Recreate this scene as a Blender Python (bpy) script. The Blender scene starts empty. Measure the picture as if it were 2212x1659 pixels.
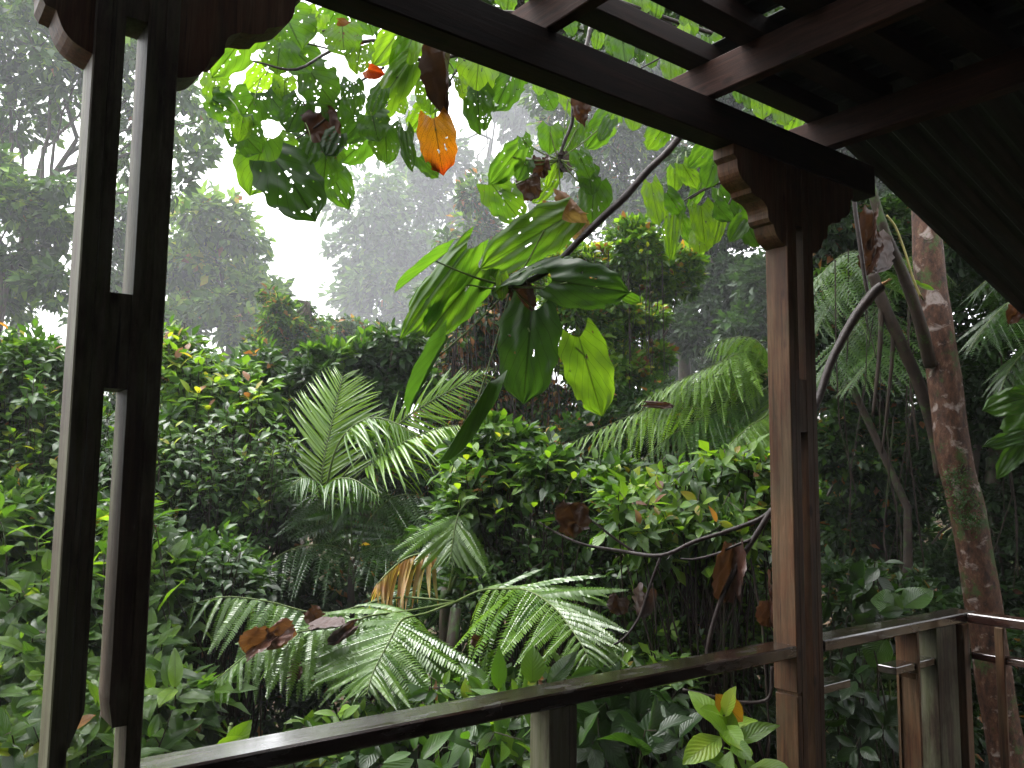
import bpy, math, random
import numpy as np
from mathutils import Matrix, Vector

random.seed(7); RNG = np.random.default_rng(7)
S = bpy.context.scene
C = S.collection
rad = math.radians

# ------------------------------------------------------------------ camera
FPX = 1830.0
psi, pit, rol = rad(52.6), rad(5.9), rad(.63)
F = np.array([math.cos(psi)*math.cos(pit), math.sin(psi)*math.cos(pit), math.sin(pit)])
R0 = np.array([math.sin(psi), -math.cos(psi), 0.0])
U0 = np.cross(R0, F)
R = math.sin(rol)*U0 + math.cos(rol)*R0
U = math.cos(rol)*U0 - math.sin(rol)*R0
cam_d = bpy.data.cameras.new('camera'); cam = bpy.data.objects.new('camera', cam_d); C.objects.link(cam)
cam.matrix_world = Matrix(((R[0], U[0], -F[0], 0), (R[1], U[1], -F[1], 0), (R[2], U[2], -F[2], 0), (0, 0, 0, 1)))
cam_d.sensor_width = 36; cam_d.lens = 36*FPX/2212; cam_d.clip_start = .05; cam_d.clip_end = 500
S.camera = cam

# ------------------------------------------------------------------ world, sun, exposure
W = bpy.data.worlds.new('World'); S.world = W; W.use_nodes = True
nt = W.node_tree; nt.nodes.clear()
sky = nt.nodes.new('ShaderNodeTexSky'); sky.sky_type = 'NISHITA'; sky.sun_disc = False
SUN_EL, SUN_AZ = rad(68), rad(335)       # azimuth measured from +Y clockwise
sky.sun_elevation = SUN_EL; sky.sun_rotation = SUN_AZ; sky.air_density = 1.0; sky.dust_density = 4.0; sky.ozone_density = 1
hs = nt.nodes.new('ShaderNodeHueSaturation'); hs.inputs['Saturation'].default_value = .10; hs.inputs['Value'].default_value = 1.25
bg = nt.nodes.new('ShaderNodeBackground'); bg.inputs['Strength'].default_value = .15
wo = nt.nodes.new('ShaderNodeOutputWorld')
nt.links.new(sky.outputs[0], hs.inputs['Color']); nt.links.new(hs.outputs[0], bg.inputs['Color']); nt.links.new(bg.outputs[0], wo.inputs['Surface'])
sun_d = bpy.data.lights.new('sun', 'SUN'); sun_d.energy = .6; sun_d.angle = rad(40); sun_d.color = (1, .97, .93)
sun = bpy.data.objects.new('sun', sun_d); C.objects.link(sun)
sd = Vector((math.sin(SUN_AZ)*math.cos(SUN_EL), math.cos(SUN_AZ)*math.cos(SUN_EL), math.sin(SUN_EL)))
sun.rotation_euler = sd.to_track_quat('Z', 'Y').to_euler(); sun.location = (0, 8, 30)
S.view_settings.view_transform = 'Standard'; S.view_settings.look = 'None'
S.view_settings.gamma = 1; S.view_settings.use_curve_mapping = False
S.view_settings.exposure = 2.2
HAZE = .0019
cy = S.cycles
S.render.engine = 'CYCLES'
cy.max_bounces = 7; cy.diffuse_bounces = 4; cy.glossy_bounces = 2; cy.transmission_bounces = 4; cy.volume_bounces = 2
cy.transparent_max_bounces = 6; cy.use_denoising = True
cy.caustics_reflective = False; cy.caustics_refractive = False

# ------------------------------------------------------------------ geometry helpers
def nrm(v): v = np.asarray(v, float); return v/(np.linalg.norm(v)+1e-12)
def ray(x, y): return F + R*(x-1106)/FPX - U*(y-829.5)/FPX
def at(x, y, d): return ray(x, y)*d                       # point seen at photo position x,y at depth d metres
def proj(P):
    P = np.asarray(P, float); z = P@F
    return 1106+FPX*(P@R)/z, 829.5-FPX*(P@U)/z, z

def fast_mesh(name, V, Q, UV=None, tint=None, smooth=True):
    """quads only"""
    V = np.ascontiguousarray(V, np.float32); Q = np.ascontiguousarray(Q, np.int32)
    me = bpy.data.meshes.new(name)
    me.vertices.add(len(V)); me.vertices.foreach_set('co', V.ravel())
    me.loops.add(Q.size); me.loops.foreach_set('vertex_index', Q.ravel())
    me.polygons.add(len(Q)); me.polygons.foreach_set('loop_start', np.arange(0, Q.size, 4, dtype=np.int32))
    me.polygons.foreach_set('loop_total', np.full(len(Q), 4, np.int32))
    me.polygons.foreach_set('use_smooth', np.full(len(Q), smooth))
    if UV is not None:
        l = me.uv_layers.new(name='UVMap'); l.data.foreach_set('uv', np.ascontiguousarray(UV[Q.ravel()], np.float32).ravel())
    if tint is not None:
        a = me.attributes.new('tint', 'FLOAT', 'POINT'); a.data.foreach_set('value', np.ascontiguousarray(tint, np.float32))
    me.update(calc_edges=True)
    return me

def link(name, me, mat=None, parent=None, kind=None, loc=None):
    o = bpy.data.objects.new(name, me); C.objects.link(o)
    if mat is not None and me is not None and len(me.materials) == 0: me.materials.append(mat)
    if parent is not None: o.parent = parent
    if loc is not None: o.location = loc
    if kind: o['kind'] = kind
    return o

def thing(name, label, cat, loc=(0, 0, 0), group=None):
    o = bpy.data.objects.new(name, None); C.objects.link(o); o.location = tuple(loc)
    o.empty_display_size = .1
    o['label'] = label; o['category'] = cat
    if group: o['group'] = group
    return o
def tag(o, label, cat, group=None):
    o['label'] = label; o['category'] = cat
    if group: o['group'] = group
    return o

class MB:
    """collects shapes; faces of any size"""
    def __init__(s): s.v = []; s.f = []
    def box(s, a, b, bev=0.0):
        (x0, y0, z0), (x1, y1, z1) = a, b
        n = len(s.v)
        if bev <= 0:
            s.v += [(x0,y0,z0),(x1,y0,z0),(x1,y1,z0),(x0,y1,z0),(x0,y0,z1),(x1,y0,z1),(x1,y1,z1),(x0,y1,z1)]
            s.f += [tuple(n+i for i in q) for q in ((3,2,1,0),(4,5,6,7),(0,1,5,4),(1,2,6,5),(2,3,7,6),(3,0,4,7))]
            return s
        # bevelled box: 24 verts
        e = bev; ids = {}
        for ix, X in enumerate((x0, x1)):
            for iy, Y in enumerate((y0, y1)):
                for iz, Z in enumerate((z0, z1)):
                    sx, sy, sz = (1-2*ix)*e, (1-2*iy)*e, (1-2*iz)*e
                    for ax, p in enumerate(((X, Y+sy, Z+sz), (X+sx, Y, Z+sz), (X+sx, Y+sy, Z))):
                        ids[(ix, iy, iz, ax)] = len(s.v); s.v.append(p)
        I = lambda a, b, c, ax: ids[(a, b, c, ax)]
        for k in (0, 1):
            s.f.append((I(k,0,0,0), I(k,1,0,0), I(k,1,1,0), I(k,0,1,0)) if k else (I(k,0,1,0), I(k,1,1,0), I(k,1,0,0), I(k,0,0,0)))
            s.f.append((I(0,k,1,1), I(1,k,1,1), I(1,k,0,1), I(0,k,0,1)) if k else (I(0,k,0,1), I(1,k,0,1), I(1,k,1,1), I(0,k,1,1)))
            s.f.append((I(0,0,k,2), I(1,0,k,2), I(1,1,k,2), I(0,1,k,2)) if k else (I(0,1,k,2), I(1,1,k,2), I(1,0,k,2), I(0,0,k,2)))
        for a in (0, 1):
            for b in (0, 1):
                s.f.append((I(a,b,0,0), I(a,b,1,0), I(a,b,1,1), I(a,b,0,1)))
                s.f.append((I(a,0,b,0), I(a,1,b,0), I(a,1,b,2), I(a,0,b,2)))
                s.f.append((I(0,a,b,1), I(1,a,b,1), I(1,a,b,2), I(0,a,b,2)))
                for c in (0, 1): s.f.append((I(a,b,c,0), I(a,b,c,1), I(a,b,c,2)))
        return s
    def prism_y(s, prof, y0, y1):
        n = len(s.v); k = len(prof)
        s.v += [(x, y0, z) for x, z in prof] + [(x, y1, z) for x, z in prof]
        s.f.append(tuple(n+i for i in range(k))); s.f.append(tuple(n+k+i for i in reversed(range(k))))
        for i in range(k):
            j = (i+1) % k; s.f.append((n+i, n+k+i, n+k+j, n+j))
        return s
    def tube(s, pts, rr, sides=7, cap=True):
        pts = [np.asarray(p, float) for p in pts]; n0 = len(s.v)
        if np.isscalar(rr): rr = [rr]*len(pts)
        up = np.array([0.3, .2, 1.0])
        for i, p in enumerate(pts):
            t = nrm(pts[min(i+1, len(pts)-1)]-pts[max(i-1, 0)])
            a = np.cross(t, up)
            if np.linalg.norm(a) < .1: a = np.cross(t, [1, 0, 0])
            a = nrm(a); b = np.cross(t, a); up = b*1.0
            up = -np.cross(t, a) if False else up
            for k in range(sides):
                th = 2*math.pi*k/sides
                s.v.append(tuple(p+rr[i]*(math.cos(th)*a+math.sin(th)*b)))
            up = np.cross(a, t)*-1 if False else np.cross(a, t)
        for i in range(len(pts)-1):
            for k in range(sides):
                a0 = n0+i*sides+k; a1 = n0+i*sides+(k+1) % sides
                s.f.append((a0, a1, a1+sides, a0+sides))
        if cap:
            s.f.append(tuple(n0+k for k in reversed(range(sides)))); e = n0+(len(pts)-1)*sides
            s.f.append(tuple(e+k for k in range(sides)))
        return s
    def build(s, name, mat, parent=None, smooth=False, off=(0, 0, 0), kind=None):
        me = bpy.data.meshes.new(name)
        o3 = np.asarray(off, float)
        me.from_pydata([tuple(np.asarray(v)-o3) for v in s.v], [], s.f)
        import bmesh
        bm = bmesh.new(); bm.from_mesh(me); bmesh.ops.recalc_face_normals(bm, faces=bm.faces); bm.to_mesh(me); bm.free()
        if smooth: me.polygons.foreach_set('use_smooth', [True]*len(me.polygons))
        me.update()
        o = link(name, me, mat, parent, kind)
        return o

def spline(pts, n):
    pts = [np.asarray(p, float) for p in pts]
    P = [2*pts[0]-pts[1]]+pts+[2*pts[-1]-pts[-2]]
    out = []; m = len(pts)-1
    for i in range(n+1):
        u = i/n*m; k = min(int(u), m-1); t = u-k
        a, b, c, d = P[k:k+4]
        out.append(.5*((2*b)+(c-a)*t+(2*a-5*b+4*c-d)*t*t+(3*b-a-3*c+d)*t**3))
    return out

def frame(d, n):
    """columns: X side, Y along leaf, Z normal"""
    y = nrm(d); x = np.cross(y, n)
    if np.linalg.norm(x) < 1e-4: x = np.cross(y, [1, .3, .2])
    x = nrm(x); z = np.cross(x, y)
    return np.stack([x, y, z], 1)
def frames(D, N):
    Y = D/(np.linalg.norm(D, axis=1, keepdims=True)+1e-9); X = np.cross(Y, N); X /= (np.linalg.norm(X, axis=1, keepdims=True)+1e-9)
    Z = np.cross(X, Y); return np.stack([X, Y, Z], 2)
def mat4(M3, p, s, off=(0, 0, 0), sx=1.0):
    A = np.eye(4); A[:3, :3] = M3*s; A[:3, 0] *= sx; A[:3, 3] = np.asarray(p)-np.asarray(off); return Matrix(A.tolist())

def merge(tmpl, P, M, s, tint, sx=None):
    V, Q, UV = tmpl; k = len(P); n = len(V)
    Vs = V[None]*s[:, None, None]
    if sx is not None: Vs = Vs.copy(); Vs[:, :, 0] *= sx[:, None]
    W_ = np.einsum('kij,knj->kni', M, Vs)+P[:, None, :]
    QQ = (Q[None]+(np.arange(k)*n)[:, None, None]).reshape(-1, 4)
    return W_.reshape(-1, 3), QQ, np.tile(UV, (k, 1)), np.repeat(tint, n)
def cat_(ms):
    V = []; Q = []; UV = []; T = []; n = 0
    for v, q, u, t in ms: V.append(v); Q.append(q+n); UV.append(u); T.append(t); n += len(v)
    return np.concatenate(V), np.concatenate(Q), np.concatenate(UV), np.concatenate(T)

# ------------------------------------------------------------------ materials
MATS = {}
def newmat(name):
    m = bpy.data.materials.new(name); m.use_nodes = True; n = m.node_tree; n.nodes.clear()
    out = n.nodes.new('ShaderNodeOutputMaterial'); return m, n, out
def N(n, t, **kw):
    x = n.nodes.new(t)
    for k, v in kw.items():
        if k.startswith('_'): setattr(x, k[1:], v)
        else: x.inputs[k.replace('__', ' ')].default_value = v
    return x
def ramp(n, stops):
    r = n.nodes.new('ShaderNodeValToRGB'); e = r.color_ramp.elements
    while len(e) < len(stops): e.new(.5)
    for i, (p, c) in enumerate(stops): e[i].position = p; e[i].color = (*c, 1)
    return r
def math_(n, op, a, b=None, clamp=False):
    x = n.nodes.new('ShaderNodeMath'); x.operation = op; x.use_clamp = clamp
    for i, v in enumerate((a, b)):
        if v is None: continue
        if isinstance(v, (int, float)): x.inputs[i].default_value = v
        else: n.links.new(v, x.inputs[i])
    return x.outputs[0]

GREEN = [(0, (.010, .026, .007)), (.3, (.021, .055, .011)), (.5, (.045, .11, .015)), (.65, (.09, .178, .018)), (.8, (.15, .27, .025)), (.89, (.28, .31, .03)), (.94, (.26, .12, .035)), (1, (.13, .055, .03))]
def leaf_mat(name, stops=GREEN, rough=.3, trans=.35, veins=0, vslope=.5, vdark=.5, bump=0.0, blotch=0.0, spec=.5, tgain=1.6, spots=0.0, ugrad=0.0):
    if name in MATS: return MATS[name]
    m, n, out = newmat(name); L = n.links.new
    a1 = N(n, 'ShaderNodeAttribute', _attribute_name='tint', _attribute_type='GEOMETRY')
    a2 = N(n, 'ShaderNodeAttribute', _attribute_name='tint', _attribute_type='OBJECT')
    t = math_(n, 'ADD', a1.outputs['Fac'], a2.outputs['Fac'])
    geo = n.nodes.new('ShaderNodeNewGeometry')
    nz = N(n, 'ShaderNodeTexNoise', Scale=9.0, Detail=3.0); L(geo.outputs['Position'], nz.inputs['Vector'])
    t = math_(n, 'ADD', t, math_(n, 'MULTIPLY', math_(n, 'SUBTRACT', nz.outputs['Fac'], .5), .12+blotch))
    if ugrad:
        uvg = n.nodes.new('ShaderNodeUVMap'); sg = n.nodes.new('ShaderNodeSeparateXYZ'); L(uvg.outputs[0], sg.inputs[0])
        t = math_(n, 'ADD', t, math_(n, 'MULTIPLY', math_(n, 'POWER', sg.outputs['Y'], 2.0), ugrad))
    rp = ramp(n, stops); L(t, rp.inputs['Fac']); col = rp.outputs['Color']
    hgt = None
    if veins:
        uv = n.nodes.new('ShaderNodeUVMap'); sp = n.nodes.new('ShaderNodeSeparateXYZ'); L(uv.outputs[0], sp.inputs[0])
        a = math_(n, 'MULTIPLY', math_(n, 'ABSOLUTE', math_(n, 'SUBTRACT', sp.outputs['X'], .5)), 2.0)
        mid = math_(n, 'LESS_THAN', a, .035)
        w = math_(n, 'FRACT', math_(n, 'MULTIPLY', math_(n, 'SUBTRACT', sp.outputs['Y'], math_(n, 'MULTIPLY', math_(n, 'POWER', a, .85), vslope)), float(veins)))
        w2 = math_(n, 'ABSOLUTE', math_(n, 'SUBTRACT', w, .5))
        side = math_(n, 'GREATER_THAN', w2, .465)
        v = math_(n, 'MAXIMUM', mid, math_(n, 'MULTIPLY', side, .75))
        mx = N(n, 'ShaderNodeMix', _data_type='RGBA', _blend_type='MULTIPLY'); L(v, mx.inputs['Factor']); L(col, mx.inputs[6]); mx.inputs[7].default_value = (vdark, vdark, vdark*.9, 1); col = mx.outputs[2]
        hgt = math_(n, 'SUBTRACT', math_(n, 'MULTIPLY', w2, -1.0), mid)
    if spots > 0:
        vo = N(n, 'ShaderNodeTexNoise', Scale=spots, Detail=4.0, Roughness=.65); tc = n.nodes.new('ShaderNodeTexCoord'); L(tc.outputs['Object'], vo.inputs['Vector'])
        sm = math_(n, 'GREATER_THAN', vo.outputs['Fac'], .60)
        mx = N(n, 'ShaderNodeMix', _data_type='RGBA'); L(math_(n, 'MULTIPLY', sm, .8), mx.inputs['Factor']); L(col, mx.inputs[6]); mx.inputs[7].default_value = (.07, .02, .008, 1); col = mx.outputs[2]
    p = N(n, 'ShaderNodeBsdfPrincipled', Roughness=rough); p.inputs['Specular IOR Level'].default_value = spec
    L(col, p.inputs['Base Color'])
    tr = n.nodes.new('ShaderNodeBsdfTranslucent')
    gm = N(n, 'ShaderNodeMix', _data_type='RGBA', _blend_type='MULTIPLY'); gm.inputs['Factor'].default_value = 1; L(col, gm.inputs[6]); gm.inputs[7].default_value = (tgain*1.25, tgain*1.22, tgain*.42, 1)
    gm.clamp_result = False
    L(gm.outputs[2], tr.inputs['Color'])
    ms = n.nodes.new('ShaderNodeMixShader'); ms.inputs[0].default_value = trans; L(p.outputs[0], ms.inputs[1]); L(tr.outputs[0], ms.inputs[2])
    if bump and hgt is not None:
        bp = N(n, 'ShaderNodeBump', Strength=bump, Distance=.01); L(hgt, bp.inputs['Height']); L(bp.outputs[0], p.inputs['Normal'])
    L(ms.outputs[0], out.inputs['Surface']); MATS[name] = m; return m

def wood_mat(name, axis, cols, lichen=0.0, rough=.6, wet=0.0):
    if name in MATS: return MATS[name]
    m, n, out = newmat(name); L = n.links.new
    geo = n.nodes.new('ShaderNodeNewGeometry')
    mp = n.nodes.new('ShaderNodeMapping'); L(geo.outputs['Position'], mp.inputs['Vector'])
    sc = [26.0, 26.0, 26.0]; sc[axis] = 1.6; mp.inputs['Scale'].default_value = sc
    g = N(n, 'ShaderNodeTexNoise', Scale=2.2, Detail=8.0, Roughness=.65, Distortion=.6); L(mp.outputs[0], g.inputs['Vector'])
    rp = ramp(n, [(.25, cols[0]), (.5, cols[1]), (.72, cols[2])]); L(g.outputs['Fac'], rp.inputs['Fac']); col = rp.outputs['Color']
    st = N(n, 'ShaderNodeTexNoise', Scale=3.0, Detail=5.0); L(geo.outputs['Position'], st.inputs['Vector'])
    r2 = ramp(n, [(.42, (.45, .42, .4)), (.6, (1, 1, 1))]); L(st.outputs['Fac'], r2.inputs['Fac'])
    mx = N(n, 'ShaderNodeMix', _data_type='RGBA', _blend_type='MULTIPLY'); mx.inputs['Factor'].default_value = .7; L(col, mx.inputs[6]); L(r2.outputs[0], mx.inputs[7]); col = mx.outputs[2]
    if lichen:
        l = N(n, 'ShaderNodeTexNoise', Scale=1.7, Detail=9.0, Roughness=.7); mp2 = n.nodes.new('ShaderNodeMapping'); L(geo.outputs['Position'], mp2.inputs['Vector'])
        s2 = [6.0]*3; s2[axis] = 1.5; mp2.inputs['Scale'].default_value = s2; L(mp2.outputs[0], l.inputs['Vector'])
        r3 = ramp(n, [(.42, (0, 0, 0)), (.58, (1, 1, 1))]); L(l.outputs['Fac'], r3.inputs['Fac'])
        lc = ramp(n, [(.3, (.08, .09, .035)), (.7, (.16, .16, .11))]); L(g.outputs['Fac'], lc.inputs['Fac'])
        mx = N(n, 'ShaderNodeMix', _data_type='RGBA'); L(math_(n, 'MULTIPLY', r3.outputs[0], lichen), mx.inputs['Factor']); L(col, mx.inputs[6]); L(lc.outputs[0], mx.inputs[7]); col = mx.outputs[2]
    sk = N(n, 'ShaderNodeTexNoise', Scale=3.0, Detail=5.0, Roughness=.55, Distortion=.3); mk = n.nodes.new('ShaderNodeMapping'); L(geo.outputs['Position'], mk.inputs['Vector'])
    s5 = [34.0]*3; s5[axis] = .9; mk.inputs['Scale'].default_value = s5; L(mk.outputs[0], sk.inputs['Vector'])
    r5 = ramp(n, [(.30, (.22, .2, .2)), (.40, (1, 1, 1))]); L(sk.outputs['Fac'], r5.inputs['Fac'])
    mx = N(n, 'ShaderNodeMix', _data_type='RGBA', _blend_type='MULTIPLY'); mx.inputs['Factor'].default_value = .85; L(col, mx.inputs[6]); L(r5.outputs[0], mx.inputs[7]); col = mx.outputs[2]
    kn = N(n, 'ShaderNodeTexVoronoi', Scale=1.0); mk2 = n.nodes.new('ShaderNodeMapping'); L(geo.outputs['Position'], mk2.inputs['Vector']); s6 = [11.0]*3; s6[axis] = 4.5; mk2.inputs['Scale'].default_value = s6; L(mk2.outputs[0], kn.inputs['Vector'])
    r6 = ramp(n, [(.07, (.25, .2, .18)), (.15, (1, 1, 1))]); L(kn.outputs['Distance'], r6.inputs['Fac'])
    mx = N(n, 'ShaderNodeMix', _data_type='RGBA', _blend_type='MULTIPLY'); mx.inputs['Factor'].default_value = .8; L(col, mx.inputs[6]); L(r6.outputs[0], mx.inputs[7]); col = mx.outputs[2]
    p = N(n, 'ShaderNodeBsdfPrincipled', Roughness=rough); L(col, p.inputs['Base Color']); p.inputs['Specular IOR Level'].default_value = .25
    if wet:
        w = N(n, 'ShaderNodeTexNoise', Scale=7.0, Detail=6.0, Roughness=.6); mp3 = n.nodes.new('ShaderNodeMapping'); L(geo.outputs['Position'], mp3.inputs['Vector'])
        s3 = [3.0]*3; s3[axis] = .8; mp3.inputs['Scale'].default_value = s3; L(mp3.outputs[0], w.inputs['Vector'])
        r4 = ramp(n, [(.45, (.06,)*3), (.62, (.32,)*3)]); L(w.outputs['Fac'], r4.inputs['Fac']); L(r4.outputs[0], p.inputs['Roughness'])
        p.inputs['Specular IOR Level'].default_value = .7
        p.inputs['Coat Weight'].default_value = wet; p.inputs['Coat Roughness'].default_value = .09
    bp = N(n, 'ShaderNodeBump', Strength=.35, Distance=.004); L(g.outputs['Fac'], bp.inputs['Height']); L(bp.outputs[0], p.inputs['Normal'])
    L(p.outputs[0], out.inputs['Surface']); MATS[name] = m; return m
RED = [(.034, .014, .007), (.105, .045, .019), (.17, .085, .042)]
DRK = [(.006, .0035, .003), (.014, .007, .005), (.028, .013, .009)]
GRY = [(.028, .019, .013), (.07, .05, .034), (.12, .09, .06)]
w_post = wood_mat('post_wood', 2, RED, lichen=.22, rough=.6)
w_postl = wood_mat('post_wood_weathered', 2, GRY, lichen=.85, rough=.6)
w_rail = wood_mat('rail_wood_wet', 0, DRK, lichen=.05, wet=.8)
w_raily = wood_mat('side_rail_wood_wet', 1, [(.02, .01, .008), (.045, .02, .016), (.08, .04, .03)], lichen=.05, wet=.1)
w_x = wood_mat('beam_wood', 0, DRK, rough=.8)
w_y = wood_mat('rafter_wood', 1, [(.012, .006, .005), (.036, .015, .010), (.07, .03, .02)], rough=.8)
w_dk = wood_mat('deck_wood', 0, [(.006, .004, .003), (.014, .008, .006), (.024, .013, .009)], rough=.5)
w_wall = wood_mat('wall_wood', 2, [(.004, .003, .002), (.01, .006, .004), (.018, .01, .007)], rough=.7)

def bark_mat(name, stops, patch=None, moss=0.0, scale=12, rough=.6):
    if name in MATS: return MATS[name]
    m, n, out = newmat(name); L = n.links.new
    geo = n.nodes.new('ShaderNodeNewGeometry')
    mp = n.nodes.new('ShaderNodeMapping'); L(geo.outputs['Position'], mp.inputs['Vector']); mp.inputs['Scale'].default_value = (1, 1, .55)
    g = N(n, 'ShaderNodeTexNoise', Scale=float(scale), Detail=8.0, Roughness=.7); L(mp.outputs[0], g.inputs['Vector'])
    rp = ramp(n, stops); L(g.outputs['Fac'], rp.inputs['Fac']); col = rp.outputs['Color']
    if patch:
        mp2 = n.nodes.new('ShaderNodeMapping'); L(geo.outputs['Position'], mp2.inputs['Vector']); mp2.inputs['Scale'].default_value = (1, 1, 1.3)
        v = N(n, 'ShaderNodeTexNoise', Scale=patch[1], Detail=6.0, Roughness=.6, Distortion=.4); L(mp2.outputs[0], v.inputs['Vector'])
        r3 = ramp(n, [(.57, (0, 0, 0)), (.66, (1, 1, 1))]); L(v.outputs['Fac'], r3.inputs['Fac'])
        mx = N(n, 'ShaderNodeMix', _data_type='RGBA'); L(r3.outputs[0], mx.inputs['Factor']); L(col, mx.inputs[6]); mx.inputs[7].default_value = (*patch[0], 1); col = mx.outputs[2]
    if moss:
        v = N(n, 'ShaderNodeTexNoise', Scale=5.0, Detail=8.0, Roughness=.75); L(geo.outputs['Position'], v.inputs['Vector'])
        r3 = ramp(n, [(.6-moss*.2, (0, 0, 0)), (.68-moss*.2, (1, 1, 1))]); L(v.outputs['Fac'], r3.inputs['Fac'])
        mx = N(n, 'ShaderNodeMix', _data_type='RGBA'); L(r3.outputs[0], mx.inputs['Factor']); L(col, mx.inputs[6]); mx.inputs[7].default_value = (.03, .06, .012, 1); col = mx.outputs[2]
    p = N(n, 'ShaderNodeBsdfPrincipled', Roughness=rough); L(col, p.inputs['Base Color']); p.inputs['Specular IOR Level'].default_value = .2
    bp = N(n, 'ShaderNodeBump', Strength=.7, Distance=.01); L(g.outputs['Fac'], bp.inputs['Height']); L(bp.outputs[0], p.inputs['Normal'])
    L(p.outputs[0], out.inputs['Surface']); MATS[name] = m; return m
bark_dk = bark_mat('shaded_vine_bark', [(.3, (.012, .008, .006)), (.7, (.04, .027, .018))], moss=.3)
bark = bark_mat('dark_bark', [(.3, (.02, .016, .012)), (.6, (.07, .055, .04)), (.8, (.12, .10, .08))], moss=.5)
bark_red = bark_mat('reddish_bark', [(.34, (.011, .006, .004)), (.46, (.045, .020, .011)), (.58, (.078, .036, .020)), (.72, (.16, .11, .08))], patch=((.22, .18, .16), 9.0), moss=.3, scale=28)
bark_moss = bark_mat('mossy_bark', [(.3, (.02, .016, .012)), (.6, (.06, .05, .03))], moss=.9)
twig = bark_mat('wet_twig', [(.3, (.012, .009, .008)), (.7, (.045, .033, .030))], scale=30, rough=.35)
stalk = bark_mat('green_stalk', [(.3, (.05, .08, .02)), (.7, (.11, .15, .04))], scale=20, rough=.4)
yellow_stalk = bark_mat('yellow_stalk', [(.3, (.16, .15, .05)), (.7, (.3, .26, .09))], scale=20, rough=.4)
litter = bark_mat('leaf_litter', [(.3, (.02, .013, .008)), (.5, (.055, .035, .02)), (.75, (.12, .07, .04))], moss=.3, scale=14, rough=.8)

m_far = leaf_mat('far_leaf', rough=.5, trans=.35, tgain=1.4, spec=.3)
m_gloss = leaf_mat('glossy_leaf', rough=.34, trans=.42, veins=9, vslope=.35, vdark=.75, bump=.3, spec=.5)
m_smooth = leaf_mat('glossy_small_leaf', rough=.36, trans=.42, spec=.45)
m_rib = leaf_mat('ribbed_leaf', rough=.28, trans=.4, spec=.9, veins=14, vslope=.4, vdark=.6, bump=1.0)
m_big = leaf_mat('big_hanging_leaf', rough=.38, trans=.55, veins=5, vslope=.7, vdark=.45, bump=.15, blotch=.2, tgain=1.45)
m_fern = leaf_mat('fern_leaf', rough=.3, trans=.35, blotch=.08, spec=.8)
m_palm = leaf_mat('palm_leaf', rough=.24, trans=.35, spec=.6)
DEAD = [(0, (.02, .010, .008)), (.5, (.065, .026, .017)), (.8, (.17, .075, .05)), (1, (.34, .22, .15))]
m_dead = leaf_mat('dead_leaf', DEAD, rough=.45, trans=.3, veins=5, vslope=.5, vdark=.7, bump=.25, blotch=.5, tgain=1.0)
ORANGE = [(0, (.50, .24, .015)), (.35, (.55, .17, .012)), (.6, (.42, .05, .01)), (1, (.3, .03, .01))]
def orange_mat():
    m = leaf_mat('orange_leaf', ORANGE, rough=.38, trans=.6, veins=6, vslope=.6, vdark=.4, bump=.3, blotch=.5, spots=60., tgain=1.0, ugrad=.6)
    return m
m_orange = orange_mat()

# ------------------------------------------------------------------ leaf templates
def tmpl(rows, cols, w, fold=.25, droop=.15, lobe=0.0, wave=0.0, curl=0.0, holes=None, rag=0.0, seed=0):
    rg = np.random.default_rng(seed)
    ph = rg.uniform(0, 6.28, 4)
    V = []; UV = []
    for i in range(rows+1):
        t = i/rows; ww = w(t)
        for j in range(cols+1):
            c = 2*j/cols-1
            e = 1+rag*(math.sin(9*t*3+ph[0]+c)+.6*math.sin(23*t+ph[1]))*abs(c)
            x = c*ww*.5*e
            y = t-lobe*abs(c)**1.6*(1-t)**3
            z = fold*abs(x)-droop*t*t+wave*math.sin(7*t*2+ph[2]+2*c)*abs(c)+.4*wave*math.sin(11*c+ph[3]+3*t)-curl*x*x*2
            V.append((x, y, z)); UV.append((.5+.5*c, t))
    Q = [(i*(cols+1)+j, i*(cols+1)+j+1, (i+1)*(cols+1)+j+1, (i+1)*(cols+1)+j) for i in range(rows) for j in range(cols)]
    V = np.array(V); Q = np.array(Q); UV = np.array(UV)
    if holes:
        cen = V[Q].mean(1)[:, :2]; keep = np.ones(len(Q), bool)
        for k in range(holes):
            r = .009+.03*rg.random()**4
            cx, cy_ = rg.uniform(-.42, .42), rg.uniform(-.05, .95)
            el = rg.uniform(.6, 1.6)
            dd = ((cen[:, 0]-cx)*el)**2+((cen[:, 1]-cy_)/el)**2
            an = np.arctan2(cen[:, 1]-cy_, cen[:, 0]-cx)
            keep &= dd > (r*(1+.35*np.sin(3*an+k)))**2
        # one or two bites at the margin
        for k in range(rg.integers(0, 3)):
            sd_ = rg.choice([-1, 1]); t0 = rg.uniform(.1, .8); cx = sd_*w(t0)*.5; r = rg.uniform(.05, .1)
            keep &= ((cen[:, 0]-cx)**2+(cen[:, 1]-t0)**2) > r*r
        Q = Q[keep]
    return V, Q, UV
def w_oval(a, p=1.0, tip=.02): return lambda t: a*(math.sin(math.pi*min(1, t)**p))**.85*(1-.15*t)+tip
def w_lance(a): return lambda t: a*(math.sin(math.pi*t**.8))**1.1+.015
def w_big(t): return .97*min(1, (t+.16)*2.6)**.6*(max(0, 1-t**3.6))**.62*(1 if t < .86 else max(.12, 1-(t-.86)*5.5))+.004
def w_heart(t): return 1.0*min(1, (t+.2)*2.4)**.6*(max(0, 1-t**2.6))**.6*(1+.07*math.sin(t*15))*(1 if t < .86 else max(.2, 1-(t-.86)*4.5))+.004
T_far = tmpl(2, 1, lambda t: .06+.5*math.sin(math.pi*t), 0, .1)
T_far2 = tmpl(2, 2, lambda t: .05+.5*math.sin(math.pi*t), .35, .15)
T_small = tmpl(4, 2, w_oval(.5), .3, .2)
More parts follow.
